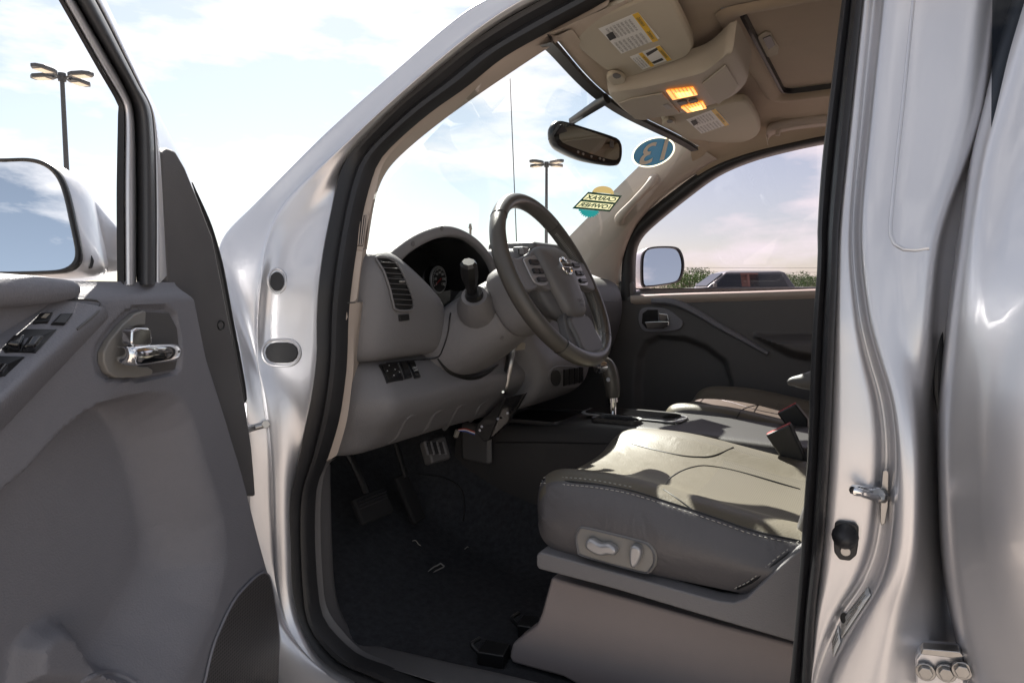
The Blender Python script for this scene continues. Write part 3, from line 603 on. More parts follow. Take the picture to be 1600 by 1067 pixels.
# stickers on the outside of the glass, read from the street (so mirrored from inside)
def gdisc(name, cx, cy, rx, ry, rot, lift, m, par, spike=0, n=36):
    vv = [G(cx, cy, lift)]; ff = []; rings = 4
    for k_ in range(1, rings + 1):
        for i in range(n):
            t = 2 * math.pi * i / n; e_ = k_ / rings * (1 - (spike if i % 2 else 0) * (k_ == rings)); x = rx * e_ * math.cos(t); y = ry * e_ * math.sin(t)
            vv.append(G(cx + x * math.cos(rot) - y * math.sin(rot), cy + x * math.sin(rot) + y * math.cos(rot), lift))
    for i in range(n): ff.append((0, 1 + i, 1 + (i + 1) % n))
    for k_ in range(rings - 1):
        for i in range(n): p0 = 1 + k_ * n; ff.append((p0 + i, p0 + n + i, p0 + n + (i + 1) % n, p0 + (i + 1) % n))
    return mesh(name, vv, ff, m, par)
def gpatch(name, f, a0, a1, b0, b1, lift, m, par, nu=12, nv=4):
    return loft(name, [[f(a0 + (a1 - a0) * i / nu, b0 + (b1 - b0) * j / nv, lift) for i in range(nu + 1)] for j in range(nv + 1)], m, par)
def gtext(name, s, f, a0, a1, b0, b1, lift, m, par, bold=.03):
    vv, ff = text_mesh(s, bold); x0, x1 = min(v.x for v in vv), max(v.x for v in vv); y0, y1 = min(v.y for v in vv), max(v.y for v in vv)
    return mesh(name, [f(a0 + (a1 - a0) * (v.x - x0) / (x1 - x0), b0 + (b1 - b0) * (v.y - y0) / (y1 - y0), lift) for v in vv], ff, m, par, flat=True)
def quadf(q):                                        # q: top-left, top-right, bottom-right, bottom-left as seen from the seat
    def f(a, b, l):
        p = (V(q[3]) * (1 - a) + V(q[2]) * a) * (1 - b) + (V(q[0]) * (1 - a) + V(q[1]) * a) * b; return G(p.x, p.y, l)
    return f
st13 = gdisc('year_sticker', 1021, 238, 35, 22, R(-20), .003, 'cream', truck)
gdisc('sticker_field', 1021, 238, 32.5, 20, R(-20), .005, 'sticker_blue', st13)
f13 = quadf([(1006, 226), (1049, 213), (1040, 250), (993, 262)])
gtext('sticker_digits', '13', f13, .94, .06, .02, .96, .008, 'sticker_cream', st13, .015)
qb = [(919, 300), (972, 306), (953, 331), (894, 326)]; fb = quadf(qb)
def gfan(name, chord, cx, cy, rx, ry, a0, a1, n, m, par, spike=0):
    pts = [chord[0]] + [(cx + rx * (1 - spike * (i % 2)) * math.cos(R(a0 + (a1 - a0) * i / n)), cy + ry * (1 - spike * (i % 2)) * math.sin(R(a0 + (a1 - a0) * i / n))) for i in range(n + 1)] + [chord[1]]
    c = ((chord[0][0] + chord[1][0]) / 2, (chord[0][1] + chord[1][1]) / 2); vv = [G(*c, .004)] + [G(x, y, .004) for x, y in pts]
    return mesh(name, vv, [(0, i + 1, i + 2) for i in range(len(pts) - 1)], m, par)
cfx = gfan('owner_sticker', [(939, 330), (904, 327)], 921, 328, 17, 13, 8, 172, 22, 'teal', truck, .2)
gfan('sticker_seal', [(925, 300), (959, 304)], 942, 302, 17, 11, 186, 352, 18, 'sticker_tan', cfx)
for a0, a1, b0, b1 in ((0, 1, 0, .11), (0, 1, .44, .56), (0, 1, .89, 1), (0, .05, .11, .44), (.95, 1, .11, .44), (0, .05, .56, .89), (.95, 1, .56, .89)): gpatch('sticker_border', fb, a0, a1, b0, b1, .013, 'sticker_green', cfx)
for s_, b0, b1 in (('CARFAX', .56, .89), ('1OWNER', .11, .44)):
    gpatch('sticker_panel', fb, .05, .95, b0, b1, .013, 'sign_cream', cfx)
    gtext('sticker_word', s_, fb, .92, .08, b0 + .04, b1 - .04, .019, 'sticker_green', cfx)

# aerial on the far fender
tube('aerial', [P(807, 375, x=.75) - V((0, .03, .30)), P(807, 375, x=.75), P(797, 123, x=.75)], [.003, .0022, .0016], 'black_plastic', truck, n=8, straight=True)

# ------------------------------------------------------------------ far side: pillar trim, window, door
rp_t = [(1068, 214), (1060, 228), (995, 290), (956, 329), (904, 381), (880, 410)]; rp_b = [(1120, 248), (1105, 257), (1040, 303), (992, 352), (969, 410), (966, 445)]
xr = [.55, .565, .60, .62, .645, .66]
Ta = cr([P(x, y, x=a) for (x, y), a in zip(rp_t, xr)], 40); Tb = cr([P(x, y, x=a + .03) for (x, y), a in zip(rp_b, xr)], 40)
fpt = loft('far_pillar_trim', [shift(Ta, (.03, .06, .02)), shift(Ta, (.0, .008, .002)), Ta, blend(Ta, Tb, .12, -.012), blend(Ta, Tb, .5, -.022), blend(Ta, Tb, .88, -.012), Tb, shift(Tb, (.03, .004, 0)), shift(Tb, (.09, .006, 0))], 'trim_beige', truck, sub=1)
bvP = bvh(fpt)
h0, h1, h2, h3, h4 = hit(bvP, 969, 345, .0), hit(bvP, 972, 337, .028), hit(bvP, 994, 312, .036), hit(bvP, 1016, 288, .028), hit(bvP, 1022, 279, .0)
tube('grab_handle', [h0, h1, h2, h3, h4], [.017, .015, .012, .013, .016], 'trim_beige', truck, n=12, res=24)
for p in (h0, h4): disc('handle_foot', p - V((-.004, 0, 0)), hnorm(bvP, 990, 320), .017, .012, 'trim_beige', truck, n=16, bev=.004)
# window seal and glass, cut to the opening
wo = [(970, 470), (971, 430), (975, 392), (986, 363), (1010, 337), (1060, 297), (1112, 262), (1170, 240), (1240, 223), (1300, 211), (1380, 200), (1460, 195)]
wi = [(990, 468), (989, 430), (991, 392), (1000, 371), (1022, 349), (1070, 310), (1120, 274), (1176, 250), (1244, 232), (1302, 221), (1380, 212), (1460, 208)]
xw = [.70, .70, .692, .68, .665, .645, .62, .605, .595, .585, .58, .578]
Wo = cr([P(x, y, x=a) for (x, y), a in zip(wo, xw)], 50); Wi = cr([P(x, y, x=a + .012) for (x, y), a in zip(wi, xw)], 50)
loft('far_door_frame', [shift(Wo, (.0, .0, .01)), Wo, blend(Wo, Wi, .35, -.010), blend(Wo, Wi, .7, -.006), Wi, shift(Wi, (.03, .0, 0))], 'rubber', truck, sub=1)
yb0 = Wi[-1].y
gq = [p + V((.014, 0, 0)) for p in Wi] + [V((.602, -.9, Wi[-1].z)), V((.727, -.9, 1.16)), V((.727, Wi[0].y, 1.16))]
gm_ = mesh('far_window', gq, [tuple(range(len(gq)))], 'side_glass', truck)
mesh('far_door_upper_trim', [p + V((.0, 0, 0)) for p in Wo[25:]] + [V((.56, -1.4, Wo[-1].z + .0)), V((.53, -1.4, 1.70)), V((.53, .3, 1.70))], [tuple(range(28))], 'headliner_cloth', truck) if 0 else None
# roof side rail above the far window (cloth), and assist grip
Wr = Wo[22:]
loft('far_roof_rail', [shift(Wr, (0, .0, 0)), [V((p.x - .012, p.y, p.z + .012)) for p in Wr], [V((p.x - .05, p.y, p.z + .035)) for p in Wr], [V((p.x - .10, p.y, max(p.z + .05, hz(p.x - .1, p.y) + .004))) for p in Wr]], 'headliner_cloth', hl, sub=1)
loft('far_roof_rail_rear', [[Wo[-1] + V((a, 0, b)), Wo[-1] + V((a, -1.4, b))] for a, b in ((0, 0), (-.012, .012), (-.05, .035), (-.1, .055))], 'headliner_cloth', hl)
gpt = [(1200, 214), (1197, 203), (1203, 192), (1225, 185), (1262, 179), (1310, 174)]
gs = [P(x, y, x=.49) for x, y in gpt]
loft('assist_grip', [[p + V((.03, 0, .004)) for p in cr([P(x, y, x=.50) for x, y in gpt], 30)], cr(gs, 30), [p + V((-.006, 0, -.012)) for p in cr(gs, 30)], [p + V((.01, 0, -.026)) for p in cr(gs, 30)], [p + V((.035, 0, -.03)) for p in cr(gs, 30)]], 'trim_beige', hl, sub=1)
gi = [P(x, y, x=.505) for x, y in [(1215, 212), (1217, 204), (1226, 199), (1270, 192), (1310, 188)]]
tube('grip_inner_edge', gi, .007, 'trim_beige', hl, n=8)

# far door trim panel: a relief on the plane x = .70
XD = .70
def field(name, F3, us, zs, depth, m, parent, ulo=None, **k):
    rows = []
    for z in zs:
        a = ulo(z) if ulo else us[0]
        rows.append([F3(a + (us[-1] - a) * ((u - us[0]) / (us[-1] - us[0])), z, depth) for u in us])
    return loft(name, rows, m, parent, **k)
def YZ(pts, x=XD): return [(p.y, p.z) for p in [P(a, b, x=x) for a, b in pts]]
pin = YZ([(1003, 640), (1000, 600), (1004, 562), (1014, 540), (1030, 532), (1068, 536), (1100, 550), (1128, 572), (1136, 600), (1134, 660), (1120, 720), (1020, 720)]); 
pout = YZ([(990, 650), (987, 600), (992, 555), (1004, 532), (1026, 522), (1072, 525), (1106, 539), (1137, 563), (1147, 600), (1146, 660), (1135, 735), (1005, 735)])
arm = YZ([(1180, 520), (1200, 523), (1280, 523), (1420, 520), (1420, 590), (1270, 570), (1235, 563), (1210, 550), (1175, 530)])
def pdep(y, z):
    if inpoly((y, z), pin): d = .028
    elif inpoly((y, z), pout):
        a = pdist((y, z), pin); b = pdist((y, z), pout); d = .028 * sm(b / (a + b))
    else: d = 0
    if inpoly((y, z), arm): d -= .055 * sm(pdist((y, z), arm) / .035)
    return d
yl = [.86 - 1.3 * i / 220 for i in range(221)]; zl = [1.187 - .66 * i / 150 for i in range(151)]
fdr = field('far_door_trim', lambda y, z, f: V((XD + f(y, z) + .02 * sm((z - 1.165) / .022), y, z + .008 * sm((.8 - y) / .8))), yl, zl, pdep, 'dash_dark', truck)
bvD = bvh(fdr)
loft('far_door_sill', [[P(x, y, x=a) for x, y in ((985, 464), (1030, 461), (1100, 459), (1180, 457), (1290, 453), (1420, 448))] for a in (.74,)] + [[P(x, y + dy, x=a) for x, y in ((985, 464), (1030, 461), (1100, 459), (1180, 457), (1290, 453), (1420, 448))] for dy, a in ((-3, .70), (0, .686), (7, .684), (13, .70))], 'trim_beige', fdr, sub=1)
# diagonal pull rail
tube('door_pull', [hit(bvD, *p, .004) for p in [(1020, 470), (1052, 472), (1085, 486), (1125, 510), (1165, 532), (1200, 552)]], [.016, .018, .016, .014, .012, .010], 'door_plastic', fdr, n=10, flat=.8)
# far handle
hb = cr([hit(bvD, x, y, .002) for x, y in [(999, 505), (999, 490), (1006, 481), (1030, 480), (1046, 484), (1062, 496), (1068, 503), (1064, 513), (1050, 517), (1010, 518)]], 36, True)
prism('handle_bezel', hb, (-.006, 0, 0), 'door_plastic', fdr, bev=.003)
prism('handle_cup', [P(x, y, x=XD - .0075) for x, y in [(1003, 505), (1004, 490), (1012, 484), (1028, 484), (1029, 513), (1010, 513)]], (-.001, 0, 0), 'black_plastic', fdr)
prism('handle_lever', [P(x, y, x=XD - .012) for x, y in [(1008, 503), (1030, 502), (1046, 502), (1046, 508), (1038, 513), (1012, 513)]], (-.008, 0, 0), 'chrome', fdr, bev=.002)
prism('lock_knob', [P(x, y, x=XD - .012) for x, y in [(1030, 489), (1044, 491), (1046, 501), (1031, 501)]], (-.008, 0, 0), 'chrome', fdr, bev=.002)
# far mirror on the outside of the far door
fm = V((-.60, -.80, .09)).normalized(); fmc = P(1034, 417, x=.93)
fo = [(1003, 445), (1002, 412), (1005, 395), (1014, 388), (1036, 386), (1056, 388), (1064, 398), (1067, 415), (1064, 432), (1056, 441), (1030, 446), (1010, 448)]
fo3 = cr([PL(x, y, fmc, fm) for x, y in fo], 44, True); fcc = sum(fo3, V()) / 44
def fs(s, w_, d=(0, 0, 0)): return [fcc + (p - fcc) * s + fm * w_ + V(d) for p in fo3]
fmir = loft('far_door_mirror', [fs(.5, -.12, (-.01, 0, 0)), fs(.85, -.09), fs(1.0, -.045), fs(1.04, -.01), fs(1.02, .004), fs(.96, .006), fs(.94, -.002)], 'paint', truck, cu=True, cap=True, ang=60)
loft('mirror_rim', [fs(1.03, -.005), fs(1.03, .006), fs(.95, .008), fs(.935, .0)], 'black_plastic', fmir, cu=True)
prism('mirror_glass', fs(.94, .0012), fm * .001, 'mirror', fmir)
box('mirror_arm', (.80, fcc.y + .07, 1.17), (.10, .05, .05), 'paint', fmir, bev=.012)
# ------------------------------------------------------------------ dashboard
def dprof(stations, prof, mod): return [[V((x, *mod(x, y, z, i))) for i, (y, z) in enumerate(prof)] for x in stations]
# main dash across the cabin
mp_ = [(1.40, 1.10), (1.26, 1.165), (1.10, 1.215), (.95, 1.235), (.86, 1.238), (.815, 1.225), (.79, 1.19), (.785, 1.12), (.80, 1.05), (.83, .98), (.87, .93), (1.0, .90)]
def mmod(x, y, z, i):
    e = sm((abs(x) - .60) / .10)
    if x < -.2: y += .06 * sm((-.2 - x) / .1)
    if z > 1.15: z -= .13 * sm((x + .60) / .06) * sm((-.12 - x) / .06) * sm((1.16 - y) / .1)
    return (y + .05 * e, z - .012 * e)
dash = loft('dashboard', dprof([-.70, -.66, -.60, -.50, -.40, -.30, -.22, -.15, -.05, .05, .15, .25, .40, .52, .60, .65, .685], mp_, mmod), 'dash_dark', truck, sub=2)
# left end pod with the air outlet
pp_ = [(1.05, 1.245), (.93, 1.268), (.85, 1.278), (.813, 1.268), (.797, 1.235), (.793, 1.18), (.795, 1.12), (.803, 1.082), (.820, 1.064), (.87, 1.060)]
def pmod(x, y, z, i):
    yo = float(np.interp(x, [-.725, -.712, -.695, -.67, -.645, -.62, -.46, -.44, -.425], [.20, .12, .065, .022, .006, 0, .0, .012, .06]))
    zo = float(np.interp(x, [-.725, -.70, -.67, -.64, -.60, -.53, -.45], [-.055, -.034, -.014, -.002, 0, -.034, -.085]))
    f = sm((z - 1.09) / .18)
    return (y + yo, z + zo * f)
pod = loft('air_outlet_pod', dprof([-.725, -.715, -.695, -.672, -.650, -.63, -.60, -.56, -.51, -.47, -.445, -.43, -.425], pp_, pmod), 'dash_plastic', dash, sub=2)
# lower knee panel
kp_ = [(.92, 1.078), (.85, 1.066), (.825, 1.050), (.802, 1.022), (.788, 1.000), (.786, .982), (.797, .955), (.826, .93), (.85, .90), (.875, .882), (.90, .876), (1.0, .88)]
def kmod(x, y, z, i):
    yo = float(np.interp(x, [-.725, -.712, -.695, -.675, -.65, -.63], [.19, .12, .075, .04, .010, 0]))
    zo = -.012 * sm((x + .45) / .25) if z > 1.02 else 0
    return (y + yo - .02 * sm((x + .35) / .2), z + zo)
knee = loft('knee_panel', dprof([-.725, -.715, -.70, -.68, -.66, -.642, -.625, -.58, -.50, -.42, -.34, -.26, -.20, -.15, -.14], kp_, kmod), 'dash_plastic', dash, sub=2)
bvPod = bvh(pod); bvK = bvh(knee)
# driver air outlet
vo = [(587, 405), (600, 404), (614, 408), (624, 422), (634, 444), (643, 468), (643, 482), (636, 485), (617, 484), (612, 472), (607, 450), (598, 424)]
vr = []
for i in range(16):
    yv = 404.5 + i * 80 / 15
    xl = float(np.interp(yv, [404, 424, 450, 472, 485], [588, 598, 607, 612, 617])); xr_ = float(np.interp(yv, [404, 408, 422, 444, 468, 482, 486], [603, 614, 624, 634, 643, 643, 636]))
    vr.append([hit(bvPod, xl + (xr_ - xl) * j / 5, yv, .0015) for j in range(6)])
loft('outlet_recess', vr, 'black_plastic', dash)
rimtube('outlet_rim', cr([V((x, y, 0)) for x, y in vo], 30, True) and [(p.x, p.y) for p in cr([V((x, y, 0)) for x, y in vo], 30, True)], .0022, 'dash_plastic', bvPod, dash, .004)
for i in range(9):
    t = (i + .6) / 9.3; yv = 407 + t * 74
    xl = float(np.interp(yv, [405, 424, 450, 472, 485], [591, 599, 608, 613, 618])); xr_ = float(np.interp(yv, [408, 422, 444, 468, 482], [613, 623, 633, 642, 643]))
    a, b = hit(bvPod, xl, yv, .006), hit(bvPod, xr_, yv + 1.5, .006)
    c = (a + b) / 2; ax = (b - a).normalized(); n0 = hnorm(bvPod, 615, 445); up_ = ax.cross(n0).normalized()
    t_ = (up_ * .25 + n0 * .97).normalized()
    box('outlet_slat', c + n0 * .0005, ((b - a).length, .005, .0013), 'sill_plastic', dash, bev=0, ax=(ax, t_, ax.cross(t_)))
p_ = hit(bvPod, 622, 441, .010); box('outlet_tab', p_, (.014, .006, .004), 'bezel_plastic', dash, rot=(0, 0, .1), bev=.0015)
flush('outlet_wheel', [(622, 492), (637, 491), (638, 500), (623, 502)], 'black_plastic', bvPod, dash, .001, .003, bev=.001)
# switches on the knee panel
def switch(name, q, m=('black_plastic'), th=.003, parent=None): return flush(name, q, m, bvK, parent or dash, .001, th, bev=.001)
def inq(q, t): c = V((sum(p[0] for p in q) / len(q), sum(p[1] for p in q) / len(q))); return [tuple(c + (V(p) - c) * t) for p in q]
q1, q2, q3 = [(591, 571), (620, 568), (630, 594), (604, 599)], [(623, 568), (634, 566), (643, 590), (632, 593)], [(635, 566), (646, 565), (656, 590), (647, 592)]
for q in (q1, q2, q3): switch('dash_switch', q); flush('switch_face', inq(q, .8), 'black_gloss', bvK, dash, .004, .0008, bev=.0004)
for x, y in ((606, 574), (603, 582), (615, 580), (613, 589), (622, 584)): disc('switch_mark', hit(bvK, x, y, .0052), hnorm(bvK, x, y), .0011, .0004, 'white', dash, n=8)
for s, (x0, y0, x1, y1, dy) in (('CARGO', (642, 576, 649, 575, 3)), ('LAMP', (644, 580, 650, 579, 3))):
    quadtext('switch_text', s, [hit(bvK, x0, y0 + dy, .0052), hit(bvK, x1, y1 + dy, .0052), hit(bvK, x1, y1, .0052), hit(bvK, x0, y0, .0052)], 'white', dash, pad=0)
for rib in ([(612, 703), (622, 680), (634, 657), (640, 651), (650, 650)], [(656, 692), (668, 666), (678, 648), (684, 643), (693, 641)], [(696, 679), (706, 656), (715, 638), (720, 634), (730, 632)], [(735, 666), (745, 645), (752, 632), (762, 626)]):
    tube('knee_rib', [hit(bvK, x, y, -.0035) for x, y in rib], [.005, .007, .007, .006, .004], 'dash_plastic', dash, n=8, res=24)
# instrument hood: arched cowl
YH = .832
oa = [(602, 420), (606, 404), (616, 391), (640, 372), (665, 359), (694, 351), (719, 355), (745, 370), (764, 390), (778, 412), (786, 440)]
ia = [(618, 440), (624, 418), (636, 402), (653, 389), (678, 376), (703, 370), (729, 374), (751, 391), (764, 408), (771, 424), (776, 450)]
OA = cr([P(x, y, y=YH) for x, y in oa], 40); IA = cr([P(x, y, y=YH) for x, y in ia], 40)
hood = loft('instrument_hood', [[p + V((0, .26, -.06)) for p in OA], [p + V((0, .16, -.018)) for p in OA], [p + V((0, .05, -.002)) for p in OA], [p + V((0, .012, 0)) for p in OA], blend(OA, IA, .12), blend(OA, IA, .5), blend(OA, IA, .92), [p + V((0, .006, 0)) for p in IA], [p + V((0, .06, -.004)) for p in IA], [p + V((0, .14, -.01)) for p in IA]], 'dash_plastic', dash, sub=1)
LI = [p + V((0, 0, -.0015)) + (V((gc_x, 0, 1.2)) - V((p.x, 0, p.z))).normalized() * .002 for gc_x in (-.37,) for p in IA]
loft('hood_lining', [[p + V((0, .010, 0)) for p in LI], [p + V((0, .06, -.004)) for p in LI], [p + V((0, .135, -.009)) for p in LI]], 'black_plastic', dash, sub=1)
bvH = bvh(hood)
for x, y in ((645, 381), (690, 357), (736, 364)): disc('hood_screw_cap', hit(bvH, x, y, .0), V((0, -1, 0)), .0055, .0016, 'dash_dark', dash, n=14, bev=.0005)
cl_ = [V((p.x, p.y + .135, p.z - .01)) for p in IA]
clp = mesh('instrument_cluster', cl_ + [V((cl_[-1].x, cl_[-1].y, 1.08)), V((cl_[0].x, cl_[0].y, 1.08))], [tuple(range(42))], 'black_gloss', dash)
box('cluster_backing', (-.33, YH + .165, 1.12), (.58, .02, .24), 'black_plastic', clp, bev=.004)
gy = YH + .128
gc = P(683, 437, y=gy)
gr_ = disc('gauge_bezel', gc, (0, -1, 0), .033, .006, 'silver_plastic', clp, n=36, bev=.001)
disc('gauge_dial', gc + V((0, -.0062, 0)), (0, -1, 0), .030, .0006, 'black_plastic', clp, n=36)
for i in range(29):
    t = R(215 - i * 250 / 28); r0 = .0225 if i % 4 == 0 else .0255
    a = gc + V((math.cos(t) * r0, -.0075, math.sin(t) * r0)); b = gc + V((math.cos(t) * .0285, -.0075, math.sin(t) * .0285)); tube('gauge_tick', [a, b], .0005, 'white', clp, n=4, straight=True)
for i, s in enumerate(['0', '20', '40', '60', '80', '100', '120']):
    t = R(215 - i * 250 / 6); c = gc + V((math.cos(t) * .0175, -.0075, math.sin(t) * .0175)); hw = .0022 * len(s)
    quadtext('gauge_number', s, [c + V((-hw, 0, -.0028)), c + V((hw, 0, -.0028)), c + V((hw, 0, .0028)), c + V((-hw, 0, .0028))], 'white', clp, pad=0)
tube('gauge_needle', [gc + V((.004, -.009, .003)), gc + V((-.021, -.009, -.014))], [.0012, .0004], 'red', clp, n=6, straight=True)

mat('pad_vinyl', (.125, .12, .118), .45, bump=.5, bscale=700, var=.06)
# steering column and stalk; W(a, b, c) is the wheel's own frame: right, up in the rim plane, towards the driver
WC = V((-.37, .592, 1.218)); wb = V((0, .46, .888)).normalized(); wc = V((0, -.888, .46)).normalized()
def W(a, b, c=0): return WC + V((a, 0, 0)) + wb * b + wc * c
def sel(hw, ht, hb, s, n=28, e=2.6, dx=0):
    o = []
    for i in range(n):
        t = 2 * math.pi * i / n; c, d = math.cos(t), math.sin(t)
        o.append(W(dx + hw * math.copysign(abs(c) ** (2 / e), c), (ht if d > 0 else hb) * math.copysign(abs(d) ** (2 / e), d), -s))
    return o
colm = loft('steering_column', [sel(.060, .060, .066, .105), sel(.070, .066, .074, .115), sel(.082, .066, .082, .15), sel(.096, .064, .090, .20), sel(.104, .060, .094, .25), sel(.108, .056, .090, .285), sel(.106, .050, .082, .32), sel(.10, .05, .07, .40)], 'dash_plastic', truck, cu=True, cap=True, sub=1)
loft('column_collar', [sel(.060, .062, .060, .04), sel(.074, .074, .072, .055), sel(.080, .078, .078, .085), sel(.080, .076, .078, .112), sel(.076, .070, .074, .118)], 'dash_plastic', colm, cu=True, cap=True, sub=1)
disc('column_screw_hole', hit(bvh(colm), 784, 528, 0, W(-.05, -.06, -.15)), (-1, -.3, -.4), .0045, .0012, 'dash_dark', colm, n=12)
# left stalk in its boot
sk0 = P(744, 482, x=-.455); sk1 = P(738, 462, x=-.475); sk2 = P(733, 420, x=-.525)
sdir = (sk2 - sk0).normalized()
tube('stalk_boot', [P(752, 492, x=-.40), P(744, 478, x=-.455), P(741, 462, x=-.478)], [.050, .040, .026], 'dash_plastic', colm, n=20, straight=True)
tube('stalk_socket', [P(742, 468, x=-.470), P(740, 456, x=-.486)], [.020, .017], 'black_plastic', colm, n=16, straight=True)
tube('indicator_stalk', [sk1, P(736, 448, x=-.495), P(734, 434, x=-.510), P(733, 424, x=-.520), P(732, 413, x=-.530), P(732, 409, x=-.533)], [.010, .0115, .0165, .0175, .0165, .012], 'black_plastic', colm, n=8, straight=True, ang=25)
tube('wiper_stalk', [W(.06, .02, -.10), W(.15, .035, -.085), W(.17, .04, -.085)], [.008, .008, .011], 'black_plastic', colm, n=10)

# ------------------------------------------------------------------ steering wheel
RR, rr0 = .1790, .0156
def rimseg(name, t0, t1, m, ex=0, n=40):
    rows = []
    for i in range(n + 1):
        t = R(t0 + (t1 - t0) * i / n); row = []
        for j in range(16):
            a = 2 * math.pi * j / 16; rad = RR + (rr0 + ex) * .92 * math.cos(a)
            row.append(W(rad * math.cos(t), rad * math.sin(t), (rr0 + ex) * 1.08 * math.sin(a) - .004 * math.cos(2 * t)))
        rows.append(row)
    return loft(name, rows, m, swh, cu=True)
swh = loft('steering_wheel', [sel(.052, .050, .058, .012 - .0, 24), sel(.050, .05, .055, -.0, 24)], 'black_plastic', truck, cu=True, cap=True)
rimseg('rim_top_grip', 48, 132, 'rim_smooth', .0004)
rimseg('rim_leather_wrap', 132.3, 232, 'rim_leather'); rimseg('rim_leather_wrap', -52, 47.7, 'rim_leather'); rimseg('rim_bottom_grip', 232.3, 307.7, 'rim_smooth', .0006)
for t in (48, 132, 232, 308):
    t_ = R(t); tube('rim_joint', [W((RR + (rr0) * .93 * math.cos(a)) * math.cos(t_), (RR + rr0 * .93 * math.cos(a)) * math.sin(t_), rr0 * 1.09 * math.sin(a) - .004 * math.cos(2 * t_)) for a in [2 * math.pi * i / 14 for i in range(14)]], .0007, 'black_plastic', swh, n=5, closed=True)
vv = []; ff = []
for k0 in range(2):
    for i in range(64):
        t = R((135 if k0 == 0 else -45) + 90 * i / 64); dt = .006; b = len(vv)
        for (da, dc) in ((-dt, -.0035), (dt * .2, .0035), (dt, .0035), (-dt * .2, -.0035)):
            rad = RR - rr0 * .94; vv.append(W(rad * math.cos(t + da), rad * math.sin(t + da), dc))
        ff.append((b, b + 1, b + 2, b + 3))
mesh('rim_stitching', vv, ff, 'thread', swh, solid=.0012, soff=0)['kind'] = 'stuff'
# airbag pad: loft of rounded outlines
def padout(s, c, dy=0):
    o = [(-.062, .060), (-.030, .068), (0, .070), (.030, .068), (.062, .060), (.070, .030), (.064, -.004), (.052, -.040), (.044, -.075), (.030, -.092), (0, -.096), (-.030, -.092), (-.044, -.075), (-.052, -.040), (-.064, -.004), (-.070, .030)]
    return cr([W(a * s, b * s, c) for a, b in o], 48, True)
pad_ = loft('airbag_pad', [padout(.98, -.02), padout(1.0, .004), padout(.985, .014), padout(.93, .022), padout(.75, .029), padout(.45, .033), padout(.15, .034)], 'pad_vinyl', swh, cu=True, cap=True, sub=1)
loft('hub_shell', [sel(.055, .05, .06, .05), sel(.085, .06, .09, .02), sel(.088, .066, .10, .002), sel(.07, .05, .085, -.008)], 'dash_dark', swh, cu=True, cap=True, sub=1)
# spokes
for sg in (-1, 1):
    o = [(.058, .052), (.10, .046), (.150, .036), (.168, .040), (.170, -.022), (.150, -.030), (.10, -.022), (.056, -.026)]
    sp_ = prism('spoke', cr([W(sg * a, b, -.008) for a, b in o], 32, True), wc * .020, 'dash_plastic', swh, bev=.005, seg=3)
    pl = [(.073, .040), (.085, .042), (.128, .034), (.132, .020), (.126, -.018), (.080, -.020), (.072, -.01)]
    prism('control_plate', cr([W(sg * a, b, .012) for a, b in pl], 28, True), wc * .0035, 'silver_plastic', swh, bev=.0015)
    for b, hgt in ((.026, .010), (.007, .010), (-.011, .009)):
        for a in ((.088, .110) if b == .007 else (.099,)):
            box('wheel_button', W(sg * a, b, .018), ((.018 if b == .007 else .034), hgt, .006), 'black_plastic', swh, bev=.0015, ax=(V((1, 0, 0)), wb, wc))
    o2 = [(.020, -.088), (.046, -.078), (.066, -.108), (.078, -.150), (.060, -.166), (.040, -.170), (.022, -.13)]
    prism('lower_spoke', cr([W(sg * a, b, -.010) for a, b in o2], 28, True), wc * .018, 'silver_plastic' if sg > 0 else 'dash_dark', swh, bev=.005, seg=3)
prism('lower_cover', cr([W(a, b, -.008) for a, b in [(-.045, -.09), (.045, -.09), (.052, -.13), (.05, -.165), (0, -.172), (-.05, -.165), (-.052, -.13)]], 32, True), wc * .024, 'dash_dark', swh, bev=.007, seg=3)
# emblem: ring with a bar
ec = .0345
tube('emblem_ring', [W(.020 * math.cos(t), .012 + .018 * math.sin(t), ec) for t in [2 * math.pi * i / 24 for i in range(24)]], .0026, 'chrome', pad_, n=8, closed=True)
prism('emblem_bar', [W(a, b, ec - .002) for a, b in [(-.025, .007), (.025, .007), (.025, .017), (-.025, .017)]], wc * .006, 'chrome', pad_, bev=.001)
quadtext('emblem_letters', 'NISSAN', [W(-.023, .008, ec + .0042), W(.023, .008, ec + .0042), W(.023, .016, ec + .0042), W(-.023, .016, ec + .0042)], 'ink', pad_, lift=.0002)
for s, b in (('SRS', -.064), ('AIRBAG', -.074)): quadtext('pad_text', s, [W(-.014, b - .004, .0315), W(.014, b - .004, .0315), W(.014, b + .004, .0315), W(-.014, b + .004, .0315)], 'ink', pad_, lift=.0004)

tube('pad_gap', padout(1.012, .003)[::2], .0014, 'black_plastic', swh, n=6, closed=True, res=60)
# dark joints between the dash mouldings
bvJ = bvh(pod, knee, colm)
for pts, rad in (([(703, 462), (704, 490), (700, 520), (692, 545), (684, 558), (660, 562), (630, 565), (604, 568)], .0016), ([(684, 560), (697, 576), (715, 586), (738, 589), (760, 582), (778, 570)], [.002, .005, .008, .008, .005, .002])):
    tube('dash_joint', [hit(bvJ, x, y, .0003) for x, y in pts], rad, 'black_plastic', dash, n=6, res=len(pts) * 5)
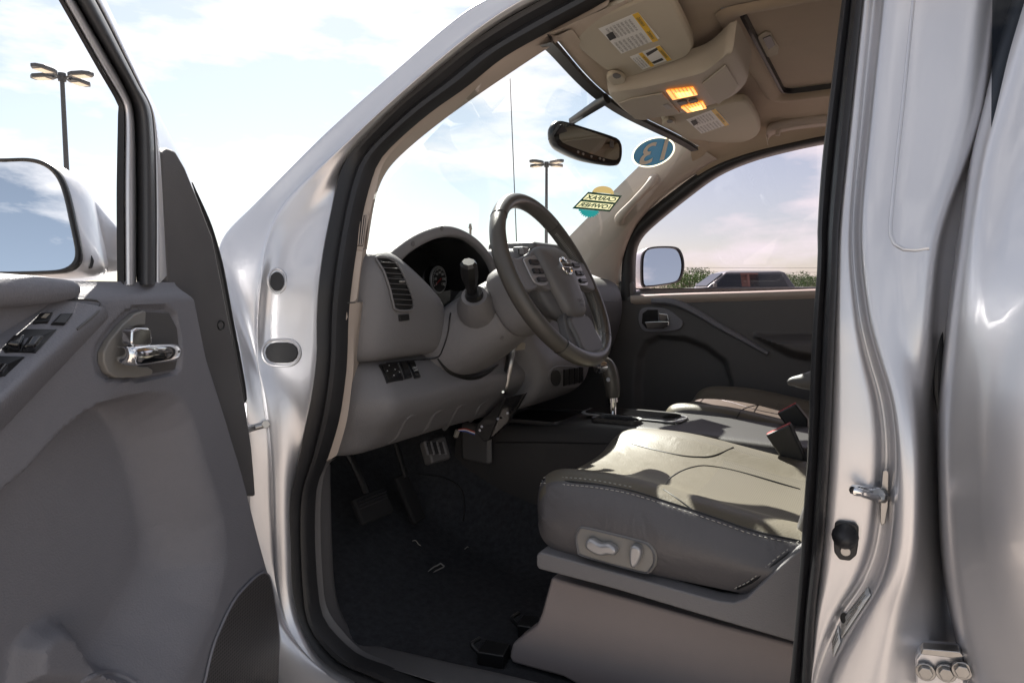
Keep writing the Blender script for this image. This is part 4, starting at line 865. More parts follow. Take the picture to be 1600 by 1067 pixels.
# ------------------------------------------------------------------ centre stack and console
stp_ = [(.86, 1.30), (.80, 1.30), (.775, 1.27), (.765, 1.15), (.755, 1.06), (.72, 1.035), (.712, 1.00), (.72, .955), (.75, .915), (.82, .885), (.95, .87)]
stack = loft('centre_stack', [[V((x, y + yo, z - zo * (1 if z > 1.2 else 0))) for y, z in stp_] for x, yo, zo in ((-.165, .10, .03), (-.160, .03, .01), (-.145, .004, 0), (-.10, 0, 0), (0, 0, 0), (.10, 0, 0), (.145, .004, 0), (.160, .03, .01), (.165, .10, .03))], 'dash_plastic', dash, sub=2)
bvS = bvh(stack)
def sflush(name, q, m, **k):
    try: return flush(name, q, m, bvS, dash, .001, .003, **k)
    except Exception: return None
sflush('stack_switch_plate', stad(855, 571, 910, 606), 'dash_plastic', bev=.002)
sflush('stack_knob', ell(867, 590, 8, 13), 'black_plastic', bev=.0015)
for i in range(4):
    x = 878 + i * 8; c = [(x, 577 - i * 1.2), (x + 6, 576 - i * 1.2), (x + 6, 600 - i * 1.6), (x, 602 - i * 1.6)]
    ps = [hit(bvS, *p, .004) for p in c]
    if all(ps): prism('stack_switch', ps, (0, -.003, 0), 'black_plastic', dash, bev=.001)
box('dash_top_tray', P(830, 390, y=.96), (.26, .16, .03), 'dash_dark', dash, bev=.012, seg=4); box('stack_clock', P(814, 393, y=.80), (.034, .03, .022), 'dash_plastic', dash, bev=.004); box('clock_face', P(814, 393, y=.783), (.024, .004, .014), 'black_gloss', dash, bev=.001)
prism('card_slip', [P(x, y, x=-.30) for x, y in [(803, 548), (814, 535), (821, 536), (820, 546)]], (.001, 0, 0), 'paper', dash)
# far air outlet in the dash end
bvM = bvh(dash)
fo_ = [(957, 433), (966, 436), (976, 446), (984, 462), (986, 478), (984, 488), (977, 486), (973, 468), (966, 450), (957, 439)]
ps = [hit(bvM, x, y, .001) for x, y in fo_]
if all(ps): prism('outlet_recess', ps, (0, -.001, 0), 'black_plastic', dash)
for i in range(9):
    yv = 438 + i * 5.4; xl = float(np.interp(yv, [433, 450, 468, 488], [958, 967, 974, 978])); xr_ = float(np.interp(yv, [433, 446, 462, 488], [963, 975, 983, 985]))
    a, b = hit(bvM, xl, yv, .004), hit(bvM, xr_, yv + 2, .004)
    if a and b: tube('outlet_slat', [a, b], .0028, 'dash_plastic', dash, n=6, straight=True)
rimtube('dash_seam', [(918, 470), (935, 470), (950, 471), (968, 472)], .0014, 'black_plastic', bvM, dash, 0, False)
# console
def cx_(y): return .128
cpro = [(-.150, .62), (-.142, .74), (-.136, .80), (-.132, .835), (-.126, .848), (-.112, .853), (-.06, .853), (0, .853), (.06, .853), (.112, .853), (.126, .848), (.132, .835), (.136, .80), (.142, .74), (.150, .62)]
ctop = [(.99, -.02), (.95, .0), (.90, .002), (.80, .0), (.72, .004), (.64, .022), (.60, .028), (.50, .028), (.42, .027), (.35, .026), (.24, .022), (.10, .02), (-.05, .02), (-.10, .02)]
cons = loft('centre_console', [[V((x, y, z + (dz if z > .7 else 0))) for x, z in cpro] for y, dz in ctop], 'console_black', truck, sub=1)
bvC = bvh(cons)
rimtube('console_seam', [(775, 691), (830, 691), (890, 692), (952, 693)], .0016, 'black_plastic', bvC, cons, 0, False)
box('console_front_trim', P(745, 692, x=-.15), (.02, .10, .10), 'dash_dark', cons, rot=(0, 0, -.2), bev=.01)
def dz_at(y): return float(np.interp(-y, [-a for a, b in ctop], [b for a, b in ctop]))
# cup tray and coin tray: raised rims round dark wells
for (xa, xb, ya, yb_) in ((-.10, .10, .90, .70), (-.11, -.055, .62, .50)):
    zt = .853 + dz_at((ya + yb_) / 2) + .002
    rim_ = [V((x, y, .853 + dz_at(y) + .003)) for x, y in rrect(xa, xb, ya, yb_, .02)]
    loft('tray_rim', [[p + V((0, 0, -.004)) for p in rim_], [p + V((0, 0, .006)) for p in rim_], [V(((p.x - (xa + xb) / 2) * .93 + (xa + xb) / 2, (p.y - (ya + yb_) / 2) * .93 + (ya + yb_) / 2, p.z + .004)) for p in rim_], [V(((p.x - (xa + xb) / 2) * .9 + (xa + xb) / 2, (p.y - (ya + yb_) / 2) * .9 + (ya + yb_) / 2, p.z - .003)) for p in rim_]], 'console_black', cons, cu=True)
    mesh('tray_well', [V(((p.x - (xa + xb) / 2) * .9 + (xa + xb) / 2, (p.y - (ya + yb_) / 2) * .9 + (ya + yb_) / 2, p.z - .0018)) for p in rim_], [tuple(range(len(rim_)))], 'black_plastic', cons)
sp0 = V((0, .585, .886))
prism('shift_plate', [V((x, y, .884)) for x, y in rrect(-.045, .045, .665, .43, .025)], (0, 0, .005), 'black_gloss', cons, bev=.002)
prism('shift_plate_rim', [V((x, y, .882)) for x, y in rrect(-.052, .052, .675, .415, .03)], (0, 0, .004), 'silver_plastic', cons, bev=.0015)
# gear lever
lv0, lv1 = P(958, 660, x=-.01), P(957, 618, x=-.01)
lev = tube('gear_lever', [lv0 - V((0, 0, .01)), lv0, lv1, lv1 + (lv1 - lv0) * .2], [.0095, .0095, .0085, .008], 'chrome', truck, n=14, straight=True)
kn = [P(958, 622, x=-.01), P(957, 605, x=-.01), P(955, 590, x=-.01), P(951, 576, x=-.012), P(944, 566, x=-.014), P(936, 563, x=-.016)]
tube('lever_grip', kn, [.0155, .019, .0205, .021, .019, .012], 'rim_smooth', lev, n=16, res=24, sub=1)
kb = P(935, 573, x=-.028)
tube('lever_button', [P(944, 573, x=-.02), P(938, 573, x=-.03), P(933, 573, x=-.040), P(931, 573, x=-.043)], [.017, .018, .016, .008], 'chrome', lev, n=16, straight=True)
tube('lever_collar', [P(958, 628, x=-.01), P(957.6, 620, x=-.01)], .0125, 'chrome', lev, n=14, straight=True)
disc('lever_release', P(951, 593, x=-.031), (-1, 0, .1), .0055, .003, 'chrome', lev, n=12)

# trailer brake controller on its bracket, wires, key tag strip
bk = [(801, 540), (794, 580), (789, 600), (788, 616)]
xk = -.235
brk = loft('controller_bracket', [[P(x - 7 + i * .4, y, x=xk) for i, (x, y) in enumerate(bk)], [P(x + 5 + i * .4, y, x=xk) for i, (x, y) in enumerate(bk)]], 'steel', dash, solid=.003)
for x, y in ((785, 599), (786, 612)): disc('bracket_screw', P(x, y, x=xk - .003), (-1, -.4, .1), .004, .003, 'chrome', brk, n=10, bev=.001)
cb = [(786, 618), (819, 614), (800, 648), (790, 668), (766, 687), (750, 686), (741, 676), (745, 660), (765, 635)]
ctl = prism('brake_controller', [P(x, y, x=-.26) for x, y in [(786, 622), (790, 620), (764, 688), (756, 690), (741, 674), (744, 664)]], (.012, 0, 0), 'black_plastic', dash, bev=.003)
prism('controller_face', [P(x, y, x=-.255) for x, y in [(788, 622), (821, 614), (806, 640), (792, 662), (764, 688), (757, 690)]], (.012, .0, 0), 'black_gloss', ctl, bev=.002)
for x, y in ((750, 672), (753, 666), (793, 645), (778, 654)): disc('controller_screw', P(x, y, x=-.2615), (-1, -.3, 0), .0032, .002, 'chrome', ctl, n=10)
for m_, dy in (('wire_red', 0), ('white', 2), ('wire_blue', 4)): tube('controller_wire', [P(716, 671 + dy * .4, x=-.27), P(728, 670 + dy, x=-.262), P(742, 675 + dy, x=-.255)], .0013, m_, ctl, n=6)
tube('wire_plug', [P(712, 682, x=-.27), P(715, 672, x=-.27)], .006, 'paper', ctl, n=8, straight=True)
# floor duct and pedals
bx0 = P(680, 704, y=.93)
fd = box('floor_duct', bx0, (.066, .03, .056), 'dash_dark', dash, rot=(-.35, 0, -.15), bev=.006)
for i in range(4): box('duct_louvre', P(666 + i * 9.4, 700, y=.912), (.004, .006, .032), 'dash_plastic', fd, rot=(-.35, 0, -.15), bev=.001)
for i in range(3): box('duct_slot', P(671 + i * 9.4, 700, y=.915), (.010, .003, .028), 'black_plastic', fd, rot=(-.35, 0, -.15), bev=0)
pc = P(582, 790, x=-.47)
ped = box('brake_pedal', pc, (.105, .016, .062), 'rubber_matte', truck, rot=(-.5, 0, 0), bev=.006)
for i in range(7): box('pedal_groove', pc + V((0, -.010 + .003 * i * .5, -.024 + i * .0075)), (.095, .004, .003), 'black_plastic', ped, rot=(-.5, 0, 0), bev=.001)
tube('pedal_arm', [pc + V((0, .01, .01)), P(560, 740, x=-.47), P(545, 715, x=-.47) + V((0, .03, .05))], .009, 'black_plastic', ped, n=8)
pa = P(640, 778, x=-.33); acc = box('accelerator_pedal', pa, (.05, .014, .12), 'rubber_matte', truck, rot=(-.45, 0, .1), bev=.006)
tube('pedal_arm', [pa + V((0, .01, .05)), pa + V((0, .06, .18))], .007, 'black_plastic', acc, n=8)
# heel pad outline in the carpet
bvF = bvh(carpet)
rimtube('heel_pad', [(652, 740), (690, 745), (718, 760), (726, 785), (724, 815)], .0018, 'black_plastic', bvF, carpet, .002, False)

# ------------------------------------------------------------------ seats
def seat(xc, name, label=None):
    s = 1 if xc < 0 else -1
    cs = [(-.238, .757), (-.250, .78), (-.256, .81), (-.252, .845), (-.236, .876), (-.228, .882), (-.205, .892), (-.165, .890), (-.125, .874), (-.07, .866), (0, .865), (.07, .866), (.125, .874), (.165, .890), (.205, .896), (.228, .884), (.240, .85), (.246, .81), (.240, .757)]
    st = [(.535, .10, .90, .055), (.533, .06, .96, .045), (.527, .030, .985, .03), (.515, .012, .996, .015), (.49, .002, 1, .004), (.44, 0, 1, 0), (.36, 0, 1, 0), (.27, .014, 1, 0), (.18, .030, 1, 0), (.09, .04, 1, 0), (0, .046, 1, 0), (-.05, .05, 1, 0)]
    rows = []
    for y, dz, sx, lift in st:
        row = []
        for x, z in cs:
            f = sm((z - .78) / .08); zz = z - dz * f + lift * (1 - f); corner = max(0, abs(x) - .16) / .09
            row.append(V((xc + s * x * sx, y - .035 * corner ** 2 * sm((y - .35) / .15), zz)))
        rows.append(row)
    rows = [[V((xc + (p.x - xc) * .9, p.y - .004, .80 + (p.z - .80) * .5)) for p in rows[0]]] + rows
    base = loft(name, rows, 'leather', truck, sub=2)
    return base
seat1 = seat(-.385, 'driver_seat'); seat2 = seat(.385, 'passenger_seat')
# leather side panels carry a darker hide: assign by face
for o in (seat1, seat2):
    me = o.data; me.materials.append(MATS['leather_side']); me.materials.append(MATS['leather_perforated']); xc = -.385 if o is seat1 else .385
    for f in me.polygons:
        c = f.center; u = abs(c.x - xc)
        if u > .230 or (c.y > .505 and c.z < .868): f.material_index = 1
        elif u < .125 and c.y < .30: f.material_index = 2
        elif .16 < u < .215 and (c.x - xc) * (1 if xc < 0 else -1) > 0 and c.y < .47: f.material_index = 2
bv1 = bvh(seat1); bv2 = bvh(seat2)
seamL = [(831, 748), (850, 749), (890, 752), (930, 756), (985, 766), (1040, 783), (1080, 796), (1130, 813), (1180, 830), (1250, 845)]
def seam(pts, bv, par, r=.0018, m='black_plastic', lift=.0): 
    ps = [hit(bv, *p, lift) for p in pts]; ps = [p for p in ps if p]
    return tube('seat_seam', ps, r, m, par, n=6, res=len(ps) * 6)
def stitch(pts, bv, par, step=.0085, ln=.0050, w=.0007):
    ps = [hit(bv, *p, .0012) for p in pts]; ps = cr([p for p in ps if p], 400); vv = []; ff = []
    d = 0; nxt = 0
    for a, b in zip(ps, ps[1:]):
        d += (b - a).length
        if d > nxt:
            t = (b - a).normalized(); v = (CAM - a).normalized(); sd = t.cross(v).normalized() * w; e = t * ln; k0 = len(vv)
            vv += [a - sd, a + e - sd, a + e + sd, a + sd]; ff.append((k0, k0 + 1, k0 + 2, k0 + 3)); nxt += step
    o = mesh('seat_stitching', vv, ff, 'thread', par, solid=.001, soff=0); o['kind'] = 'stuff'; return o
seam([(x, y) for x, y in seamL], bv1, seat1); stitch([(x, y + 6) for x, y in seamL], bv1, seat1); stitch([(x, y - 5) for x, y in seamL[:5]], bv1, seat1, ln=.004)
seam([(962, 686), (985, 692), (1020, 702), (1060, 711), (1090, 714), (1115, 712), (1146, 699)], bv1, seat1)
seam([(1037, 765), (1042, 752), (1060, 738), (1085, 729), (1110, 728), (1160, 738), (1250, 764)], bv1, seat1, .0014)
seam([(1037, 765), (1060, 780), (1080, 795)], bv1, seat1, .0014); pass
seam([(1255, 846), (1215, 876), (1180, 905), (1150, 930)], bv1, seat1); stitch([(1248, 846), (1208, 876), (1173, 905), (1146, 928)], bv1, seat1)
sp2 = [(1028, 648), (1050, 645), (1090, 648), (1140, 657), (1190, 664)]
seam(sp2, bv2, seat2); stitch([(x, y + 3) for x, y in sp2], bv2, seat2)
seam([(1075, 630), (1100, 622), (1140, 628), (1180, 640), (1230, 650)], bv2, seat2, .0016)
seam([(1150, 655), (1160, 640), (1185, 633), (1215, 636)], bv2, seat2, .0014)
# seat backs
def back(xc, par, nm):
    rows = []
    for z, hw, dy in ((.80, .20, 0), (.86, .225, 0), (1.0, .235, 0), (1.2, .235, 0), (1.36, .215, 0), (1.43, .18, .01), (1.455, .12, .03)):
        yf = .105 - .30 * (z - .85); r = []
        for t in range(24):
            a = 2 * math.pi * t / 24; c, s_ = math.cos(a), math.sin(a); bol = .028 * sm((abs(c) - .5) / .4)
            r.append(V((xc + hw * math.copysign(abs(c) ** .6, c), yf - .07 - dy * .2 - (.07 - dy) * math.copysign(abs(s_) ** .7, s_) * -1 + (bol if s_ > 0 else 0), z)))
        rows.append(r)
    b = loft('seat_back', rows, 'leather_side', par, cu=True, cap=True, sub=1)
    hr = []
    for z, hw, th in ((1.50, .08, .03), (1.53, .115, .045), (1.60, .12, .05), (1.66, .105, .042), (1.68, .07, .025)):
        hr.append([V((xc + hw * math.copysign(abs(math.cos(a)) ** .6, math.cos(a)), -.115 + th * math.sin(a), z)) for a in [2 * math.pi * t / 20 for t in range(20)]])
    loft('head_restraint', hr, 'leather_side', par, cu=True, cap=True, sub=1)
    for dx in (-.05, .05): tube('restraint_post', [V((xc + dx, -.11, 1.42)), V((xc + dx, -.115, 1.53))], .006, 'chrome', par, n=8, straight=True)
back(-.385, seat1, 1); back(.385, seat2, 2)
# inboard arm rest
am = [P(1231, 600, x=-.13), P(1238, 596, x=-.13), P(1252, 596, x=-.13), P(1275, 594, x=-.13), P(1330, 585, x=-.13)]
tube('arm_rest', am, [.006, .016, .024, .027, .028], 'dash_dark', seat1, n=16, res=24, sub=1)
# plastic valance and rise under the driver cushion
xv = -.648
vt = [(838, 867), (843, 862), (930, 886), (1040, 916), (1120, 938), (1146, 941), (1166, 934), (1200, 902), (1240, 866), (1300, 820), (1300, 1022), (1240, 1003), (1100, 962), (960, 920), (842, 889), (838, 884)]
val = prism('seat_valance', [P(x, y, x=xv) for x, y in vt], (.035, 0, 0), 'dash_plastic', seat1, bev=.009, seg=4)
rs = [(861, 902), (880, 908), (1000, 941), (1120, 975), (1240, 1007), (1310, 1026), (1310, 1260), (1100, 1180), (880, 1058), (800, 1036), (795, 1026), (800, 1006), (838, 976), (846, 958)]
XR = -.60
ris = prism('seat_riser', [P(x, y, x=XR) for x, y in rs], (.05, 0, 0), 'riser_plastic', seat1, bev=.008, seg=3)
prism('riser_front', [P(861, 904, x=XR + .01), P(846, 958, x=XR + .01), P(838, 977, x=XR + .01), P(800, 1010, x=XR + .01), P(800, 1036, x=XR + .01), P(900, 1060, x=XR + .01), P(960, 930, x=XR + .01)], (.42, 0, 0), 'carpet', seat1)
for x, y in ((772, 1014), (832, 955)):
    c = P(x, y, x=-.60 + (.12 if y < 1000 else 0)); rl = box('seat_rail_end', V((c.x, c.y, .538)), (.045, .05, .026), 'black_plastic', seat1, rot=(0, 0, .2), bev=.003); c = V((c.x, c.y, .545)); tube('rail_hook', [c + V((-.02, .02, .0)), c + V((-.02, .035, .012)), c + V((.0, .03, .016))], .004, 'black_plastic', seat1, n=6)
# power seat switches
ps_ = [(897, 838), (901, 827), (912, 823), (1000, 844), (1018, 853), (1026, 867), (1025, 882), (1017, 893), (1004, 895), (910, 869), (900, 858)]
bvs1 = bvh(seat1); n0 = V((-1, 0, 0))
q0 = hit(bv1, 960, 860, 0); XP = q0.x - .006
sp1 = prism('switch_panel', cr([P(x, y, x=XP) for x, y in ps_], 48, True), (.03, 0, 0), 'bezel_plastic', seat1, bev=.004, seg=3)
loft('switch_panel_edge', [[p + V((d, 0, 0)) for p in cr([P(961 + (x - 961) * k_, 859 + (y - 859) * k_, x=XP) for x, y in ps_], 48, True)] for k_, d in ((.97, -.001), (.945, -.0035), (.915, -.0008))], 'dash_plastic', seat1, cu=True)
kA = [(913, 848), (917, 843), (925, 843), (937, 850), (950, 850), (961, 857), (963, 864), (958, 869), (948, 868), (938, 870), (924, 865), (914, 857)]
prism('recliner_knob', cr([P(x, y, x=XP - .016) for x, y in kA], 40, True), (.016, 0, 0), 'silver_plastic', seat1, bev=.006, seg=4)
kB = [(984, 855), (992, 853), (1000, 858), (1001, 868), (996, 882), (990, 888), (984, 884), (982, 870)]
prism('slide_knob', cr([P(x, y, x=XP - .016) for x, y in kB], 40, True), (.016, 0, 0), 'silver_plastic', seat1, bev=.006, seg=4)
# belt buckles
for (q, xx, th) in (([(1196, 680), (1234, 663), (1256, 712), (1256, 722), (1232, 729), (1226, 724)], -.178, .030), ([(1214, 646), (1243, 631), (1262, 655), (1262, 672), (1230, 668)], .115, .028)):
    bb = prism('belt_buckle', [P(x, y, x=xx) for x, y in q], (th, 0, 0), 'black_plastic', seat1 if xx < 0 else seat2, bev=.004, seg=3)
    e0, e1 = V(q[0]), V(q[1]); prism('buckle_button', [P(e0.x + 1, e0.y - 1.5, x=xx + .005), P(e1.x - 1, e1.y - 1.5, x=xx + .005), P(e1.x + 1, e1.y + 3, x=xx + .005), P(e0.x + 3, e0.y + 3, x=xx + .005)], (th - .01, 0, 0), 'red', bb, bev=.001)
# ------------------------------------------------------------------ driver door, swung wide open
HP = V((-.88, .88, 0)); du = V((-.927, -.375, 0)).normalized(); nd = V((.375, -.927, 0)).normalized()
def D(px, py, w=0): return PL(px, py, HP + nd * w, nd)
def DU(u, z, w=0): return HP + du * u + nd * w + V((0, 0, z))
def uz(p): return ((p - HP).dot(du), p.z)
def DZ(pts): return [uz(D(*p)) for p in pts]
fe = DZ([(300, 450), (312, 468), (330, 560), (355, 640), (385, 740), (410, 840), (432, 920), (443, 980), (443, 1040), (436, 1100), (420, 1180)])
fz = [z for u, z in fe][::-1]; fu = [u for u, z in fe][::-1]
top = DZ([(0, 427), (60, 428), (180, 434), (290, 445)])
def ulo(z): return float(np.interp(z, fz, fu))
rin = DZ([(-300, 1100), (-150, 950), (-40, 850), (20, 794), (62, 753), (113, 694), (150, 657), (196, 637), (228, 642), (244, 668), (256, 700), (275, 769), (287, 837), (284, 879), (241, 968), (203, 1020), (150, 1080), (60, 1200), (-300, 1300)])
rout = DZ([(-320, 1040), (-160, 890), (-60, 800), (0, 764), (42, 730), (96, 670), (134, 640), (165, 624), (204, 614), (262, 608), (286, 618), (304, 650), (323, 717), (352, 803), (359, 872), (340, 958), (303, 1044), (260, 1120), (180, 1300), (-300, 1420)])
btl = DZ([(96, 1090), (105, 1015), (128, 983), (158, 966), (180, 974), (194, 1000), (208, 1026), (240, 1066), (255, 1090)])
hbz = DZ([(146, 558), (150, 538), (175, 505), (196, 484), (212, 476), (262, 476), (277, 490), (285, 530), (284, 575), (274, 588), (220, 598), (170, 597), (152, 585)])
def ddep(u, z):
    p = (u, z)
    if inpoly(p, rin): d = -.066
    elif inpoly(p, rout): a = pdist(p, rin); b = pdist(p, rout); d = -.066 * sm(b / (a + b + 1e-9))
    else: d = 0
    if inpoly(p, btl): d += .028 * sm(pdist(p, btl) / .022)
    if inpoly(p, hbz): d -= .007 * sm(pdist(p, hbz) / .005)
    return d
ZT = 1.208
zl = [ZT - (ZT - .47) * (i / 190) for i in range(191)]
rows = []
for z in zl:
    a = ulo(min(z, 1.195)); e = sm((ZT - z) / .03); row = []
    row.append(DU(a + .004, z, -.05))
    for i in range(221):
        u = a + (1.0 - a) * (i / 220) ** 1.25; ed = sm((u - a) / .014)
        w_ = ddep(u, z) - .016 * (1 - ed) - .02 * (1 - e) ** 2
        row.append(DU(u + .05 * (1 - e) ** 2 * (1 if u < a + .06 else 0) * 0, z, w_))
    rows.append(row)
rows = [[p + nd * -.035 for p in rows[0]]] + rows
door = loft('front_door', [[DU(u, z, w_) for u, z, w_ in [(-.07, .47, -.06), (-.075, .7, -.06), (-.02, .9, -.06), (.06, 1.05, -.06), (.12, 1.19, -.06)]], [DU(u, z, w_) for u, z, w_ in [(-.05, .47, -.17), (-.055, .7, -.19), (0, .9, -.19), (.08, 1.05, -.18), (.13, 1.19, -.15)]], [DU(1.02, z, -.17) for z in (.47, .7, .9, 1.05, 1.19)], [DU(1.02, z, -.06) for z in (.47, .7, .9, 1.05, 1.19)]], 'paint', truck, sub=0, ang=40)
panel = loft('door_trim', rows, 'door_plastic', door)
bvDp = bvh(panel)
def dfl(name, q, m, lift=.001, th=.003, **k):
    ps = [hit(bvDp, *p, lift) for p in q]; return prism(name, [p - nd * .003 for p in ps], nd * (th + .003), m, door, **k)
# blade-shaped edge cover and mirror sail
bl_ = [(252, 238), (262, 231), (275, 236), (290, 262), (312, 316), (333, 372), (344, 428), (356, 490), (372, 570), (386, 645), (394, 700), (398, 746), (400, 775), (370, 775), (330, 640), (300, 500), (262, 440), (255, 330)]
bcv = prism('door_edge_cover', [D(x, y, -.022) for x, y in bl_], nd * -.03, 'sill_plastic', door, bev=.004)
rimtube('cover_plug', ell(345, 508, 5, 7), .0013, 'black_plastic', bvh(bcv), door, 0)
tube('edge_weatherstrip', [D(x, y, -.06) for x, y in [(300, 285), (325, 350), (340, 405), (350, 455), (360, 510), (376, 590), (388, 660)]], [.001, .005, .007, .007, .007, .006, .003], 'rubber', door, n=8)
# window frame: strips of rubber, paint and channel, bent at the corner
c0 = [(-80, -300), (5, -150), (91, 0), (150, 104), (183, 162), (184, 185), (182, 300), (183, 445)]
c1 = [(-73, -300), (12, -150), (98, 0), (156, 102), (189, 158), (194, 185), (193, 300), (194, 445)]
c2 = [(-53, -300), (32, -150), (117, 0), (170, 92), (199, 146), (210, 185), (213, 300), (213, 445)]
c3 = [(-49, -300), (36, -150), (121, 0), (174, 90), (204, 143), (217, 183), (220, 300), (220, 445)]
c4 = [(-21, -300), (64, -150), (149, 0), (196, 92), (219, 138), (238, 180), (243, 300), (243, 445)]
c5 = [(-10, -300), (75, -150), (159, 0), (205, 96), (228, 148), (246, 195), (252, 300), (252, 445)]
c6 = [(-4, -300), (81, -150), (165, 0), (220, 118), (250, 180), (272, 222), (300, 280), (326, 348)]
def cw(c, w_): return cr([D(x, y, w_) for x, y in c], 48)
loft('glass_run', [cw(c0, -.05), cw(c0, -.022), cw(c1, -.018), cw(c1, -.05)], 'rubber', door)
loft('frame_inner_flange', [cw(c1, -.03), cw(c1, -.016), cw(c2, -.012), cw(c2, -.03)], 'paint', door, sub=1)
m34 = [((a + c) / 2, (b + d) / 2) for (a, b), (c, d) in zip(c3, c4)]
loft('frame_seal', [cw(c2, -.03), cw(c3, -.013), cw(m34, .0), cw(c4, -.010), cw(c4, -.03)], 'rubber_grey', door, sub=1)
loft('frame_outer_flange', [cw(c4, -.03), cw(c4, -.018), cw(c5, -.018), cw(c6, -.060), cw(c6, -.09), [p + du * .03 for p in cw(c6, -.10)]], 'paint', door, sub=1)
tube('frame_top', [DU(*uz(D(-40, -300, -.03)), -.03), DU(.62, 1.66, -.03), DU(.85, 1.68, -.03), DU(.98, 1.60, -.03), DU(1.0, 1.4, -.03), DU(1.0, 1.19, -.03)], .022, 'rubber_grey', door, n=10)
# rail along the window sill (left part) and the arm rest with the window switches
bar = [D(112, 452, -.012), D(104, 453, .004), D(60, 454, .010), D(0, 454, .012), D(-200, 452, .012), D(-700, 440, .012)]
tube('sill_rail', bar, [.008, .014, .0165, .018, .018, .018], 'door_plastic', door, n=14, flat=1.0)
A_in = [(92, 468), (46, 507), (0, 546), (-120, 650), (-400, 800)]; A_out = [(158, 478), (80, 548), (0, 622), (-120, 720), (-400, 860)]; A_low = [(170, 500), (90, 585), (0, 680), (-110, 790), (-400, 960)]
wi_ = [.004, .010, .016, .02, .02]; wo_ = [.010, .034, .055, .065, .07]
Rin = cr([D(x, y, a) for (x, y), a in zip(A_in, wi_)], 30); Ro = cr([D(x, y, a) for (x, y), a in zip(A_out, wo_)], 30); Rl = cr([D(x, y, a) for (x, y), a in zip(A_low, [.0, .006, .008, .01, .01])], 30)
Rm = [a.lerp(b, .5) + nd * .004 for a, b in zip(Ro, Rl)]
tp = D(125, 468, .002)
arm_ = loft('door_armrest', [[p - nd * .02 + V((0, 0, .004)) for p in Rin], Rin, blend(Rin, Ro, .5), blend(Rin, Ro, .9), [p + nd * .004 + V((0, 0, -.002)) for p in Ro], Rm, Rl, [p - nd * .01 for p in Rl]], 'door_plastic', door, sub=1)
bvAr = bvh(arm_, panel)
def afl(name, q, m, lift=.0008, th=.003, **k):
    ps = [hit(bvAr, *p, lift) for p in q]; n = hnorm(bvAr, sum(p[0] for p in q) / len(q), sum(p[1] for p in q) / len(q)); return prism(name, [p - n * .003 for p in ps], n * (th + .003), m, door, **k)
afl('lock_switch', [(50, 507), (61, 493), (82, 491), (74, 506)], 'black_plastic', bev=.0012)
afl('lock_switch', [(78, 508), (92, 493), (112, 492), (100, 509)], 'black_plastic', bev=.0012)
afl('lock_switch_mark', [(62, 501), (68, 495), (76, 495), (70, 501)], 'paper', .004, .0006)
afl('switch_well', [(3, 545), (36, 516), (88, 516), (56, 552), (8, 552)], 'black_plastic', .0006, .0008)
afl('window_switch', [(6, 548), (18, 534), (38, 533), (30, 551)], 'black_gloss', .002, .008, bev=.003)
afl('window_switch', [(31, 552), (42, 534), (66, 534), (52, 552)], 'black_gloss', .002, .008, bev=.003)
afl('switch_well', [(-30, 590), (0, 558), (38, 559), (8, 588)], 'black_plastic', .0006, .0008)
afl('window_switch', [(-20, 590), (-8, 578), (14, 577), (4, 590)], 'black_gloss', .002, .006, bev=.002)
rimtube('armrest_joint', [(98, 468), (130, 468), (150, 470), (157, 477), (152, 488), (120, 515)], .0014, 'dash_dark', bvAr, door, 0, False)
# inside handle
cup = [(218, 487), (262, 489), (275, 512), (279, 548), (272, 578), (228, 585), (206, 570), (192, 545), (194, 520), (210, 500)]
dfl('handle_cup', cup, 'dash_dark', .0015, .001, bev=.0005)
bzl = [(214, 484), (218, 487), (217, 508), (204, 509), (190, 514), (188, 545), (197, 566), (206, 572), (222, 573), (229, 578), (228, 586), (206, 592), (170, 590), (158, 583), (151, 566), (151, 550), (160, 532), (180, 508), (200, 490)]
dfl('handle_bezel', bzl, 'bezel_plastic', .003, .006, bev=.002)
kz = [D(x, y, .012) for x, y in [(189, 516), (196, 512), (216, 512), (220, 517), (221, 536), (217, 540), (192, 541), (188, 536)]]
prism('lock_knob', kz, nd * .014, 'chrome', door, bev=.004, seg=3)
hr_ = []
for x, ya, yb, w_ in ((189, 542, 556, .012), (194, 542, 568, .02), (210, 541, 572, .026), (235, 539, 568, .028), (262, 537, 565, .026), (276, 537, 563, .018), (279, 540, 560, .008)):
    a, b = D(x, ya, w_), D(x, yb, w_); hr_.append([a - nd * .008, a, a.lerp(b, .15) + nd * .004, a.lerp(b, .5) + nd * .005, a.lerp(b, .85) + nd * .003, b, b - nd * .008])
loft('inside_handle', hr_, 'chrome', door, cap=False, sub=1, solid=.002)
# speaker grille
sg_ = cr([V((x, y, 0)) for x, y in [(409, 894), (419, 904), (427, 945), (432, 985), (432, 1044), (426, 1100), (312, 1100), (318, 1060), (330, 1010), (344, 975), (357, 948), (371, 927), (392, 905)]], 60, True)
pg = [hit(bvDp, p.x, p.y, .002) for p in sg_]; 
spk = prism('speaker_grille', pg, nd * .0025, 'speaker_mesh', door, bev=.001)
tube('grille_edge', [p + nd * .001 for p in pg], .0022, 'door_plastic', door, n=6, closed=True, res=120)
tube('bottle_holder_lip', [hit(bvDp, x, y, .0) for x, y in [(128, 1064), (145, 1056), (172, 1051), (195, 1058), (212, 1068)]], .004, 'door_plastic', door, n=8)
